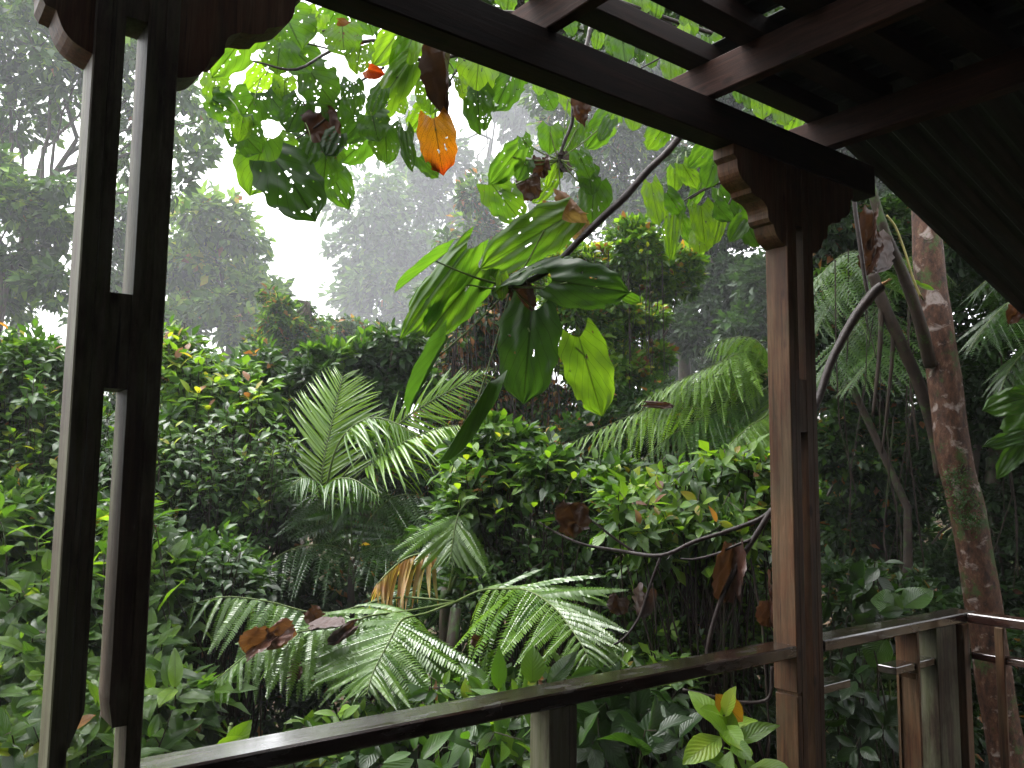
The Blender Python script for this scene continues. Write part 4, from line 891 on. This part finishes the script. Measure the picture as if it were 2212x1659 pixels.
t = stick('leafy_branch', 'branch with bright lobed leaves tucked beside the bracket of the farther post', 'branch', [(1760, 300, 4.2, 9), (1680, 350, 4.1, 8), (1600, 385, 4.0, 7), (1540, 400, 4.0, 6), (1490, 430, 4.0, 4)], twig, twigs=[[(1600, 385, 4.0, 5), (1570, 450, 4.0, 4), (1540, 500, 4.0, 3)], [(1530, 402, 4.0, 4), (1470, 440, 4.0, 3), (1440, 480, 4.0, 3)]])
i = 0
for x0, y0, x1, y1, ti in [(1488, 318, 1533, 358, .5), (1470, 358, 1510, 402, .6), (1394, 402, 1436, 484, .68), (1440, 368, 1476, 410, .6), (1430, 458, 1470, 553, .62), (1490, 398, 1520, 446, .5), (1553, 412, 1593, 470, .36), (1600, 428, 1642, 476, .45), (1494, 450, 1543, 522, .66), (1484, 505, 1536, 540, .7), (1534, 476, 1563, 525, .68), (1573, 476, 1613, 512, .5), (1470, 478, 1498, 522, .5), (1570, 402, 1622, 436, .72), (1556, 332, 1590, 358, .55), (1510, 352, 1560, 398, .45), (1590, 350, 1632, 392, .5), (1440, 420, 1480, 462, .4), (1600, 480, 1650, 530, .35), (1620, 392, 1660, 430, .6), (1350, 250, 1390, 276, .6), (1396, 270, 1450, 318, .55), (1410, 250, 1440, 290, .45), (1540, 440, 1580, 476, .3)]:
    cx = (x0+x1)/2; w = x1-x0; j = ((i*53) % 11-5)*.09*w
    big_leaf(t, (cx-j, y0-2), (cx+j, y1+4), 3.9+((i*29) % 7-3)*.05, w*1.02, ti+.03, 'hole' if i % 4 == 0 else 'big', ((i*17) % 7-3)*.14, hub=(cx-j+6, y0-30, 4.0) if i % 2 else None, k=i); i += 1

t = stick('leafy_branch', 'branch of green leaves glimpsed above the beam through the roof gaps', 'branch', [(1900, 200, 4.3, 10), (1700, 120, 4.2, 10), (1500, 60, 4.2, 9), (1330, 0, 4.1, 8), (1150, -60, 4.1, 7)], twig, twigs=[[(1500, 60, 4.2, 5), (1450, 110, 4.2, 5), (1380, 150, 4.2, 3)], [(1700, 120, 4.2, 6), (1690, 210, 4.2, 5), (1650, 260, 4.2, 4)]])
rg = np.random.default_rng(21)
for k, (x, y, w, ti) in enumerate([(1227, 58, 32, .45), (1294, 88, 28, .55), (1345, 108, 50, .45), (1330, 96, 34, .5), (1440, 145, 44, .6), (1462, 158, 34, .5), (1385, 12, 40, .6), (1360, 4, 36, .55), (1490, 56, 40, .55), (1420, 20, 34, .5), (1690, 240, 52, .64), (1650, 228, 46, .6), (1620, 214, 34, .5), (1718, 262, 44, .6), (1600, 205, 30, .5), (1180, 18, 40, .6), (1150, 6, 40, .5), (1100, 0, 40, .55), (1080, -10, 36, .5), (1310, -20, 50, .5), (1410, 128, 30, .5), (1380, 118, 26, .2), (1475, 75, 30, .72), (1560, 190, 30, .5), (1250, 20, 44, .45), (1540, 110, 50, .5), (1600, 150, 60, .55), (1290, 40, 40, .5)]):
    big_leaf(t, (x+rg.normal(0, 4), y-w*.55), (x+rg.normal(0, 6), y+w*.6), 4.1+rg.normal(0, .1), w, ti+.03, 'hole' if k % 2 else 'big', rg.normal(0, .3), k=k)

# ------------------------------------------------------------------ tree ferns
def fern(label, crownpt, fr, L, n=16, tint=.45, seed=0, group=None, droop=.25, trunk_r=.05, individual=True, r=.006, name='tree_fern', mat=None):
    c = at(*crownpt); foot = np.array([c[0], c[1], gz(c[0], c[1])-.05]); t = thing(name, label, 'fern', foot, group)
    MB().tube(limb_path(foot, c-[0, 0, .03], 0, rg=np.random.default_rng(seed)), [trunk_r*.75*(1-.75*k/6)**.6+.008 for k in range(7)], 8).build('trunk', bark_dk, t, True, off=foot)
    for i, f in enumerate(fr):
        pts = [at(*p) for p in f['p']]
        if f.get('root', True): pts = [c]+pts
        frond(t, pts, f.get('up', (0, 0, 1)), f.get('L', L), f.get('n', n), ME_pin, T_pinlo, m_fern, stalk, f.get('t0', .1), f.get('a0', 15), f.get('a1', 50), f.get('droop', droop), f.get('tint', tint), seed*10+i, r=r, individual=f.get('ind', individual), sided=f.get('s', (1, 1)))
    return t
upf = tuple(nrm(-F+np.array([0, 0, .25])))
V3 = lambda x, y, z: tuple(nrm([x, y, z]))
upc = tuple(nrm(np.array([0, 0, 1.0])-.55*F))       # faces up and a little towards the veranda
fern('low tree fern whose wet fronds arch over the handrail in the middle', (985, 1300, 4.3), [
    dict(p=[(1040, 1275, 4.2), (1097, 1272, 4.1), (1130, 1273, 4.0), (1167, 1289, 3.9), (1204, 1319, 3.75), (1230, 1353, 3.6), (1262, 1401, 3.45), (1275, 1440, 3.4)], L=.46, n=24, a0=-5, a1=45, t0=.14, up=upc, droop=.18, tint=.62),
    dict(p=[(920, 1325, 4.2), (875, 1335, 4.1), (858, 1352, 4.0), (844, 1379, 3.9), (824, 1416, 3.8), (804, 1456, 3.7), (792, 1500, 3.6)], L=.52, n=25, a0=-5, a1=45, t0=.2, up=upc, droop=.15, tint=.62),
    dict(p=[(880, 1320, 4.2), (800, 1330, 4.1), (733, 1353, 4.0), (633, 1368, 3.9), (547, 1406, 3.8), (467, 1469, 3.7), (392, 1529, 3.6)], L=.34, n=22, a0=5, a1=50, t0=.2, up=upc, droop=.7, tint=.6),
    dict(p=[(850, 1290, 4.4), (740, 1320, 4.4), (667, 1322, 4.4), (600, 1304, 4.4), (533, 1292, 4.4), (467, 1291, 4.4), (367, 1323, 4.4), (320, 1345, 4.4)], L=.42, n=24, a0=5, a1=50, t0=.15, up=upc, droop=.85, tint=.57),
], .4, seed=1, trunk_r=.06)
fern('fern clump with pale arching frond above the yellowing palm leaf', (985, 1330, 4.9), [
    dict(p=[(1040, 1080, 4.7), (1000, 1095, 4.6), (985, 1130, 4.5), (978, 1170, 4.45), (972, 1215, 4.4)], L=.42, n=13, a0=10, a1=55, t0=.5, up=upf, droop=.25, tint=.62, ind=True),
    dict(p=[(1000, 1250, 4.9), (1030, 1180, 4.9), (1070, 1160, 4.8), (1110, 1180, 4.7)], L=.3, n=12, up=upc, droop=.5, tint=.38),
    dict(p=[(940, 1290, 4.9), (890, 1270, 4.8), (820, 1290, 4.7), (780, 1330, 4.6)], L=.26, n=13, up=upc, droop=.5, tint=.42),
], .35, seed=2, individual=False)
fern('dark feathery ferns hanging in the shade below the palm', (760, 1200, 6), [
    dict(p=[(740, 1130, 6), (700, 1080, 6), (650, 1075, 6), (590, 1110, 6)], L=.5), dict(p=[(800, 1120, 6), (860, 1070, 6), (930, 1080, 6), (980, 1120, 6)], L=.5),
    dict(p=[(760, 1100, 6), (780, 1040, 6), (840, 1010, 6)], L=.45), dict(p=[(720, 1180, 5.8), (650, 1180, 5.7), (590, 1210, 5.6), (560, 1260, 5.5)], L=.45), dict(p=[(820, 1180, 5.8), (880, 1180, 5.7), (950, 1230, 5.6)], L=.4)], .45, n=18, tint=.3, seed=3, individual=False, droop=.6)
fern('large tree fern with long grey green fronds arching left towards the hanging leaves', (1680, 820, 6.4), [
    dict(p=[(1600, 800, 6.3), (1500, 830, 6.2), (1400, 880, 6.1), (1300, 925, 6.0), (1215, 965, 5.9)], L=.55, n=30, droop=.75, tint=.68, ind=True),
    dict(p=[(1620, 760, 6.3), (1540, 790, 6.2), (1450, 830, 6.1), (1360, 880, 6.0)], L=.5, n=26, droop=.6, tint=.68, ind=True),
    dict(p=[(1620, 860, 6.2), (1540, 890, 6.0), (1450, 940, 5.9), (1370, 1010, 5.8)], L=.46, n=26, droop=.7, tint=.5),
    dict(p=[(1660, 890, 6.0), (1620, 920, 5.8), (1570, 970, 5.6), (1550, 1030, 5.5)], L=.42, n=20, droop=.5, tint=.66, ind=True),
    dict(p=[(1640, 740, 6.4), (1580, 730, 6.4), (1510, 760, 6.4)], L=.4, n=14, droop=.6, tint=.62)], .5, seed=4, droop=.6, trunk_r=.08)
fern('tree fern fronds lit from behind between the farther post and the red trunk', (1920, 640, 7), [
    dict(p=[(1880, 560, 6.9), (1830, 545, 6.7), (1770, 600, 6.5), (1740, 680, 6.4)], L=.75), dict(p=[(1870, 580, 6.9), (1800, 640, 6.6), (1760, 730, 6.4)], L=.6),
    dict(p=[(1860, 700, 6.8), (1810, 760, 6.6), (1750, 850, 6.4)], L=.55, tint=.5), dict(p=[(1900, 720, 6.6), (1880, 780, 6.3), (1800, 860, 6.1)], L=.5, tint=.5), dict(p=[(1960, 560, 7), (2010, 560, 6.9), (2070, 620, 6.8)], L=.5)], .6, n=18, tint=.52, seed=5, individual=False, droop=.45)
fern('fern with broad drooping frond at the right edge beside the red trunk', (2330, 660, 5.6), [
    dict(p=[(2270, 625, 5.4), (2200, 640, 5.3), (2140, 690, 5.2), (2090, 760, 5.1)], L=.5, n=17), dict(p=[(2280, 700, 5.4), (2230, 740, 5.2), (2180, 800, 5.1), (2160, 850, 5.0)], L=.4, n=14), dict(p=[(2260, 590, 5.6), (2160, 590, 5.6), (2090, 640, 5.5)], L=.45, n=15, tint=.25)], .5, tint=.4, seed=6, droop=.4)
fern('dark fern in the shade under the handrail right of the farther post', (1870, 1640, 4.8), [
    dict(p=[(1850, 1540, 4.8), (1800, 1480, 4.7), (1780, 1440, 4.6)], L=.4), dict(p=[(1900, 1560, 4.7), (1960, 1560, 4.5), (2010, 1620, 4.4)], L=.4), dict(p=[(1880, 1520, 4.8), (1900, 1430, 4.7), (1860, 1400, 4.7)], L=.4), dict(p=[(1840, 1600, 4.6), (1800, 1600, 4.4), (1760, 1640, 4.3)], L=.35)], .4, tint=.26, seed=7, individual=False, n=16)
fern('small fern under the handrail beside the middle newel', (1560, 1600, 4.4), [
    dict(p=[(1530, 1520, 4.4), (1490, 1500, 4.3), (1450, 1520, 4.2)], L=.28), dict(p=[(1590, 1540, 4.4), (1630, 1520, 4.3), (1660, 1550, 4.2)], L=.28), dict(p=[(1560, 1540, 4.4), (1570, 1470, 4.3), (1620, 1440, 4.3)], L=.28)], .3, tint=.4, seed=8, individual=False, n=14)
fern('small ferns along the lower edge between post and middle newel', (640, 1750, 4.2), [
    dict(p=[(640, 1650, 4.2), (700, 1610, 4.1), (780, 1640, 4.0)], L=.26), dict(p=[(620, 1640, 4.2), (560, 1600, 4.1), (500, 1640, 4.0)], L=.26)], .3, tint=.4, seed=9, individual=False, n=14)

# ------------------------------------------------------------------ palm
def palm(label, base, fr, trunk, n=34, L=.55, seed=0, r=.02, individual=True, mats=None):
    b = at(*base); foot = np.array([b[0], b[1], gz(b[0], b[1])-.05]); t = thing('palm', label, 'palm', foot)
    top = at(*trunk[-1]); MB().tube(spline([foot]+[at(*p) for p in trunk], 10), [.05-.0025*i for i in range(11)], 8).build('trunk', bark, t, True, off=foot)
    for i, f in enumerate(fr):
        pts = ([top] if f.get('root', True) else [])+[at(*p) for p in f['p']]
        frond(t, pts, f.get('up', (0, 0, 1)), f.get('L', L), f.get('n', n), f.get('me', ME_blade), T_blade[1], f.get('mat', m_palm), stalk, f.get('t0', .3), f.get('a0', 45), f.get('a1', 60), f.get('droop', .2), f.get('tint', .45), seed*10+i+50, prof_palm, r=.011, individual=f.get('ind', individual), name='leaflet')
    return t
upf = tuple(nrm(-F+np.array([0, 0, .25])))
palm('feather palm with wet shining fronds in the middle of the garden', (675, 1290, 6.4), [
    dict(p=[(688, 1100, 6.5), (700, 990, 6.6), (720, 900, 6.7), (740, 812, 6.8)], up=upf, L=.52, t0=.30, a0=30, a1=50, droop=-.05, tint=.7, n=36),
    dict(p=[(700, 1080, 6.4), (730, 960, 6.3), (790, 905, 6.2), (850, 912, 6.1), (898, 940, 6.0)], L=.42, t0=.45, droop=.8, a0=50, a1=60, tint=.6, n=34),
    dict(p=[(720, 1060, 6.4), (790, 980, 6.3), (880, 900, 6.2), (960, 850, 6.1), (1045, 806, 6.0)], L=.30, t0=.5, up=upf, droop=.3, a0=35, a1=60, tint=.68, n=34),
    dict(p=[(720, 1100, 6.3), (770, 1030, 6.2), (850, 968, 6.0), (930, 930, 5.9), (990, 918, 5.8)], L=.42, t0=.45, droop=.6, a0=45, a1=60, tint=.7, n=34),
    dict(p=[(690, 1140, 6.3), (690, 1060, 6.0), (660, 1030, 5.8), (630, 1050, 5.7)], L=.3, t0=.4, droop=.4, a0=45, a1=60, tint=.45, n=20),
    dict(p=[(700, 1140, 6.3), (710, 1050, 6.0), (760, 1035, 5.8), (820, 1075, 5.6)], L=.34, t0=.4, droop=.35, a0=45, a1=60, tint=.5, n=20)],
     [(670, 1260, 6.4), (672, 1220, 6.4)], seed=1)
ME_y = [mesh_of('yellow_leaflet', tmpl(6, 2, lambda t, a=a: a*min(1, t*8+.3)*(1-t**3)+.004, .7, d)) for a, d in ((.11, .2), (.09, .4))]
m_yel = leaf_mat('yellowing_palm_leaf', [(0, (.10, .16, .03)), (.4, (.30, .30, .06)), (.7, (.38, .22, .10)), (1, (.30, .12, .08))], rough=.3, trans=.35, tgain=1.2, blotch=.5)
for m in ME_y: m.materials.append(m_yel)
palm('palm frond turning yellow and pinkish brown at its tips behind the low fern', (965, 1420, 4.7), [
    dict(p=[(985, 1180, 4.7), (940, 1190, 4.6), (880, 1205, 4.5), (840, 1235, 4.45), (815, 1262, 4.4)], L=.30, t0=.38, droop=.8, a0=40, a1=60, tint=.6, n=20, mat=m_yel, me=ME_y),
    dict(p=[(1000, 1200, 4.7), (1000, 1140, 4.8), (1003, 1110, 4.8)], L=.1, t0=.8, n=4, tint=.4, mat=m_yel, me=ME_y)], [(962, 1350, 4.7), (968, 1290, 4.7)], seed=2)

# ------------------------------------------------------------------ shrubs built leaf by leaf
bush('glossy_shrub', 'glossy dark green shrub with yellow green shoot tips right of the nearer post', 'shrub', (480, 1350, 6), scatter([(345, 930), (420, 905), (520, 880), (600, 890), (650, 930), (640, 1010), (600, 1080), (560, 1200), (360, 1260), (340, 1050)], 190, 5.5, 6.1, 1), .09, 8, m_smooth, tint=(.33, .09), young=.3, nobj=300, fill=(9000, 60, .25), fill_leaf=.075, seed=1, yt=.5)
bush('glossy_shrub', 'bright shrub with upright yellow green leaves just above the glossy dark one', 'shrub', (430, 1100, 6.8), scatter([(345, 700), (400, 700), (430, 760), (520, 800), (560, 850), (520, 890), (350, 900)], 75, 6.4, 6.9, 2), .13, 8, m_smooth, tint=(.47, .08), young=.55, nobj=180, fill=(2600, 55, .3), seed=2, yt=.42)
bush('glossy_shrub', 'dense shrub with yellowish young leaves at the left edge behind the post', 'shrub', (40, 1200, 5.8), scatter([(-60, 700), (60, 695), (120, 740), (150, 860), (150, 1080), (-60, 1100)], 150, 5.2, 6.0, 3), .105, 8, m_smooth, tint=(.36, .1), young=.4, nobj=290, fill=(8000, 70, .25), seed=3, yt=.5)
bush('glossy_shrub', 'small leaved shrub seen between the planks of the nearer post', 'shrub', (240, 1200, 6), scatter([(200, 880), (320, 880), (340, 1080), (200, 1100)], 60, 5.4, 5.9, 4), .095, 8, m_smooth, tint=(.32, .08), young=.3, nobj=100, fill=(1600, 60, .2), seed=4)
bush('glossy_shrub', 'low shrub with small shining leaves between the ribbed leaf plants and the fern', 'shrub', (420, 1500, 5), scatter([(350, 1120), (430, 1160), (520, 1180), (540, 1240), (480, 1280), (350, 1280)], 60, 4.7, 5.1, 5), .085, 7, m_smooth, tint=(.33, .08), young=.2, nobj=140, fill=(2000, 50, .2), seed=5)
bush('young_leaf_shrub', 'shrub with upright oval yellow green new leaves in the centre', 'shrub', (1180, 1400, 4.9), scatter([(960, 1010), (1040, 950), (1090, 905), (1180, 915), (1230, 975), (1340, 980), (1380, 1040), (1360, 1110), (1200, 1150), (1050, 1110), (960, 1090)], 90, 4.6, 5.0, 6), .108, 7, m_gloss, tint=(.42, .07), young=.75, nobj=300, fill=(6000, 60, .2), seed=6, yt=.42, jit=.15, up=1.0, spread=.2, stem_r=.004)
bush('young_leaf_shrub', 'light green trailing shrub with pointed leaves left of the farther post', 'shrub', (1540, 1500, 4.3), scatter([(1340, 1060), (1480, 990), (1600, 960), (1660, 990), (1670, 1140), (1600, 1180), (1480, 1150), (1380, 1190)], 95, 4.1, 4.5, 7), .11, 7, m_gloss, ME_lance+ME_oval[:2], tint=(.52, .1), young=.4, nobj=260, fill=(2200, 60, .2), seed=7, up=.3, jit=.3)
bush('creeping_shrub', 'small leaved creeper below the bare forked branch', 'shrub', (1500, 1600, 4.6), scatter([(1250, 1190), (1420, 1220), (1660, 1180), (1670, 1380), (1500, 1420), (1330, 1330)], 130, 4.3, 4.7, 8), .065, 7, m_smooth, tint=(.42, .1), young=.3, nobj=250, fill=(4500, 70, .2), seed=8, up=.3, jit=.35)
bush('creeping_shrub', 'small leaved plants growing under the centre shrub above the fern', 'shrub', (1130, 1500, 4.8), scatter([(1000, 1120), (1280, 1140), (1300, 1250), (1150, 1260), (1020, 1250)], 90, 4.5, 4.9, 9), .06, 7, m_smooth, tint=(.33, .1), young=.25, nobj=180, fill=(3000, 60, .2), seed=9, up=.4, jit=.3)
bush('creeping_shrub', 'mixed low leaves right behind the handrail in the middle', 'shrub', (1000, 1700, 3.9), scatter([(620, 1560), (900, 1470), (1050, 1430), (1300, 1420), (1480, 1420), (1480, 1500), (1200, 1500), (900, 1560), (740, 1640)], 80, 3.5, 3.9, 10), .1, 6, m_gloss, ME_oval+ME_lance[:1], tint=(.5, .1), young=.4, nobj=260, fill=(3000, 60, .25), seed=10, up=.5, jit=.3)
# ribbed leaf plants, lower left
RB = scatter([(-40, 1090), (110, 1080), (130, 1160), (190, 1200), (240, 1080), (340, 1150), (380, 1210), (400, 1270), (350, 1300), (360, 1420), (420, 1470), (380, 1560), (300, 1640), (-40, 1660)], 130, 3.1, 4.7, 11)
h = len(RB)//3
for i, (lb, f) in enumerate([('ribbed leaf plant at the left edge outside the nearer post', lambda p: p[0] < 120), ('ribbed leaf plant seen between the planks of the nearer post', lambda p: 120 <= p[0] < 270), ('ribbed leaf plant with broad wet leaves just right of the nearer post', lambda p: p[0] >= 270)]):
    tp = [p for p in RB if f(p)]
    if tp: bush('ribbed_leaf_plant', lb, 'plant', (np.mean([p[0] for p in tp]), 1650, 4.0), tp, .175, 6, m_rib, ME_rib, tint=(.52, .08), young=.4, nobj=220, seed=20+i, sym=True, up=.6, fill=(1500, 60, .35), fill_leaf=.12, spread=.18, yt=.2, jit=.15, group='ribbed leaf plants')
# plants below and beside the rail
t = bush('yellow_leaf_plant', 'plant with yellow green and one ochre leaf under the handrail, next to the farther post', 'plant', (1560, 1800, 3.1), [(1565, 1545, 3.0), (1580, 1600, 2.95), (1610, 1640, 3.0)], .17, 6, m_gloss, ME_oval, tint=(.72, .05), young=.0, nobj=40, seed=30, up=.8, jit=.3, spread=.1)
big_leaf(t, (1548, 1502), (1606, 1562), 3.05, 52, .5, 'oval', .1, mat=leaf_mat('ochre_leaf', [(0, (.22, .11, .012)), (1, (.32, .17, .02))], rough=.35, trans=.4, veins=8, tgain=1.0), k=0, name='ochre_leaf')
bush('broad_leaf_plant', 'broad dark leaves under the rail right of the middle newel', 'plant', (1400, 1800, 3.6), scatter([(1250, 1480), (1440, 1470), (1480, 1640), (1260, 1650)], 16, 3.4, 3.7, 12), .2, 5, m_gloss, ME_oval, tint=(.22, .1), young=.1, nobj=80, seed=31, up=.3, jit=.4)
bush('long_leaf_plant', 'long drooping pointed leaves under the rail left of the middle newel', 'plant', (1000, 1800, 3.4), scatter([(880, 1560), (1130, 1500), (1140, 1650), (860, 1650)], 16, 3.2, 3.5, 13), .2, 5, m_gloss, ME_lance, tint=(.46, .08), young=.1, nobj=80, seed=32, up=.3, jit=.4)
bush('broad_leaf_plant', 'dim leaves under the rail at the foot of the picture left of centre', 'plant', (800, 1850, 3.6), scatter([(500, 1640), (850, 1560), (880, 1670), (500, 1680)], 14, 3.4, 3.7, 14), .14, 6, m_gloss, ME_oval, tint=(.26, .1), young=.1, nobj=80, seed=33, up=.4, jit=.4)
bush('broad_leaf_plant', 'sparse shaded leaves under the rail between farther post and corner', 'plant', (1880, 1800, 4.3), scatter([(1790, 1250), (1930, 1180), (1960, 1300), (1880, 1440), (1960, 1600), (1800, 1660)], 26, 4.1, 4.6, 15), .15, 5, m_gloss, ME_oval, tint=(.16, .08), young=.1, nobj=110, seed=34, up=.3, jit=.4)
def leafy(name, label, cat, base, leaves, stem):
    b = at(*base); foot = np.array([b[0], b[1], gz(b[0], b[1])-.05]); t = thing(name, label, cat, foot)
    MB().tube(spline([foot]+[at(*p) for p in stem], 12), .006, 5).build('stem', stalk, t, True, off=foot)
    for l in leaves: big_leaf(t, *l[:5], **l[5])
    return t
leafy('ribbed_leaf_sapling', 'sapling with two silvery ribbed leaves standing above the rail near its corner', 'plant', (1930, 1500, 4.5),
      [((1955, 1310), (2008, 1264), 4.2, 60, .48, dict(kind='rib', k=0, nup=.9)), ((1930, 1308), (1896, 1288), 4.2, 76, .48, dict(kind='rib', k=1, nup=.9)), ((1945, 1320), (1925, 1282), 4.22, 40, .5, dict(kind='rib', k=2, nup=.7)), ((1910, 1378), (1876, 1440), 4.3, 66, .5, dict(kind='rib', k=0, nup=.2)), ((1895, 1310), (1850, 1330), 4.3, 40, .25, dict(kind='rib', k=1)), ((1910, 1430), (1945, 1470), 4.3, 40, .2, dict(kind='rib', k=2)), ((1900, 1325), (1960, 1318), 4.15, 24, .3, dict(kind='oval', k=2)), ((1870, 1270), (1890, 1300), 4.4, 34, .2, dict(kind='oval', k=0))],
      [(1920, 1420, 4.35), (1935, 1350, 4.25), (1942, 1312, 4.22)])
leafy('large_leaf_sapling', 'sapling with large soft green lobed leaves at the right edge', 'plant', (2260, 1100, 4.6),
      [((2230, 855), (2130, 880), 4.5, 60, .50, dict(kind='big', k=0, tilt=.3)), ((2240, 900), (2180, 960), 4.45, 90, .48, dict(kind='big', k=1)), ((2240, 935), (2125, 962), 4.4, 36, .36, dict(kind='big', k=2, tilt=.4)), ((2225, 950), (2152, 1022), 4.4, 44, .36, dict(kind='big', k=3, tilt=.3)), ((2230, 860), (2180, 845), 4.5, 40, .5, dict(kind='big', k=0))],
      [(2250, 1000, 4.6), (2245, 900, 4.6)])
leafy('oval_leaf_sprout', 'single upright oval leaf catching light just above the handrail', 'plant', (1165, 1550, 3.0),
      [((1150, 1475), (1152, 1404), 2.75, 50, .58, dict(kind='oval', k=2)), ((1185, 1478), (1240, 1415), 2.9, 44, .35, dict(kind='rib', k=1)), ((1235, 1462), (1290, 1445), 2.9, 30, .4, dict(kind='oval', k=1)), ((1140, 1478), (1160, 1468), 2.75, 14, .85, dict(kind='oval', k=0))],
      [(1160, 1500, 2.8), (1150, 1470, 2.76)])
leafy('twin_leaf_sprout', 'two bright yellow green leaves peeping over the handrail right of the nearer post', 'plant', (520, 1720, 2.9),
      [((490, 1620), (540, 1560), 2.7, 44, .66, dict(kind='oval', k=0)), ((465, 1622), (515, 1595), 2.65, 36, .78, dict(kind='oval', k=1)), ((540, 1612), (578, 1590), 2.8, 16, .5, dict(kind='oval', k=2))], [(500, 1660, 2.75), (490, 1620, 2.7)])
leafy('climbing_leaf', 'little green leaf on a creeper across the upper red trunk', 'vine', (2150, 1400, 5.4), [((1982, 612), (2022, 628), 4.85, 12, .6, dict(kind='oval', k=1)), ((1972, 606), (1990, 614), 4.85, 9, .6, dict(kind='oval', k=0))], [(2100, 1080, 5.4), (2045, 820, 5.45), (2012, 690, 5.4), (1980, 620, 4.95), (1976, 608, 4.87)])

# ------------------------------------------------------------------ dead leaves caught on twigs and fronds
def dead(label, items, d):
    t = thing('dead_leaf', label, 'dead leaf', at(items[0][0][0], items[0][0][1], d))
    if len(items) == 1:
        a = items[0]; bpy.data.objects.remove(t)
        o = big_leaf_solo(a[0], a[1], d, a[2], a[3], a[4]); tag(o, label, 'dead leaf'); return o
    for k, a in enumerate(items): big_leaf(t, a[0], a[1], d+.02*k, a[2], a[3], 'dead', .2, k=a[4], name='leaf_lobe')
    return t
def big_leaf_solo(r_, t_, d, wpx, ti, k):
    a = at(r_[0], r_[1], d); b = at(t_[0], t_[1], d); L = np.linalg.norm(b-a); y = nrm(b-a); M = frame(y, -nrm(a))
    o = bpy.data.objects.new('dead_leaf', set_mat(ME_dead, m_dead)[k % 4]); C.objects.link(o); o.matrix_world = mat4(M, a, L, sx=wpx*d/FPX/(.7*L)); o['tint'] = float(ti); return o
dead('crumpled shiny brown dead leaf lying along the fern frond left of centre', [((632, 1358), (575, 1385), 30, .62, 0), ((590, 1372), (532, 1410), 34, .6, 1), ((610, 1362), (570, 1405), 22, .7, 3)], 3.72)
dead('curled dark brown dead leaf beside the crumpled one on the fern', [((672, 1360), (745, 1352), 13, .35, 3), ((766, 1352), (705, 1392), 18, .3, 2)], 3.8)
dead('small red brown dead leaf on the upper fern frond', [((668, 1318), (690, 1345), 30, .35, 1)], 4.2)
dead('big dark brown dead leaf hanging from the forked branch', [((1236, 1088), (1238, 1162), 54, .12, 0)], 3.75)
dead('long wrinkled brown dead leaf hanging near the farther post', [((1585, 1178), (1566, 1300), 46, .26, 1)], 3.58)
dead('dark brown dead leaf hanging left of the curved twig', [((1340, 1290), (1330, 1330), 36, .12, 2)], 3.8)
dead('dark brown dead leaf hanging over the curved twig', [((1395, 1280), (1385, 1342), 36, .12, 3)], 3.8)
dead('knobbly curled reddish dead leaf clinging to the side of the farther post', [((1664, 1270), (1670, 1372), 26, .5, 3), ((1662, 1300), (1664, 1352), 26, .55, 1)], 3.35)
dead('hanging cone of dark red dead leaves beside the mossy limb', [((1889, 465), (1882, 540), 24, .16, 1), ((1882, 510), (1888, 592), 38, .12, 3), ((1893, 540), (1872, 594), 28, .22, 1)], 4.75)
dead('tan red dead leaf hooked at the right edge beside the fern', [((2212, 655), (2178, 700), 34, .5, 1)], 4.9)
dead('small brown dead leaf under the fern frond in the middle', [((1020, 1380), (1052, 1392), 18, .5, 0)], 3.9)
dead('hanging brown dead leaf strip below the left fern frond', [((642, 1430), (634, 1470), 22, .4, 1)], 4.0)
dead('yellow dried leaf dangling under the left fern', [((425, 1560), (420, 1590), 18, .95, 2)], 3.6)
dead('reddish dead leaf caught in the long tree fern frond', [((1395, 872), (1460, 878), 12, .4, 2)], 5.9)
dead('pale dead leaf tuft in the low leaves by the handrail', [((1170, 1470), (1150, 1462), 14, .9, 1)], 2.85)
# rotten log end behind the rail
t0 = at(575*.6064, 1640, 3.4); 
lg = MB().tube([at(330, 1655, 3.5), at(345, 1625, 3.55), at(375, 1618, 3.6), at(392, 1640, 3.6)], [.05, .085, .08, .05], 10).build('rotten_log', bark_red, None, True); tag(lg, 'rounded brown rotten log end behind the start of the handrail', 'log')

# ------------------------------------------------------------------ mist
m, n, out = newmat('mist'); pv = N(n, 'ShaderNodeVolumePrincipled', Density=HAZE, Anisotropy=0.2); pv.inputs['Color'].default_value = (.93, .95, 1, 1)
n.links.new(pv.outputs[0], out.inputs['Volume'])
me = MB().box((-61, -31, -9), (101, 121, 84)); hz = me.build('haze', m, None); hz['kind'] = 'stuff'
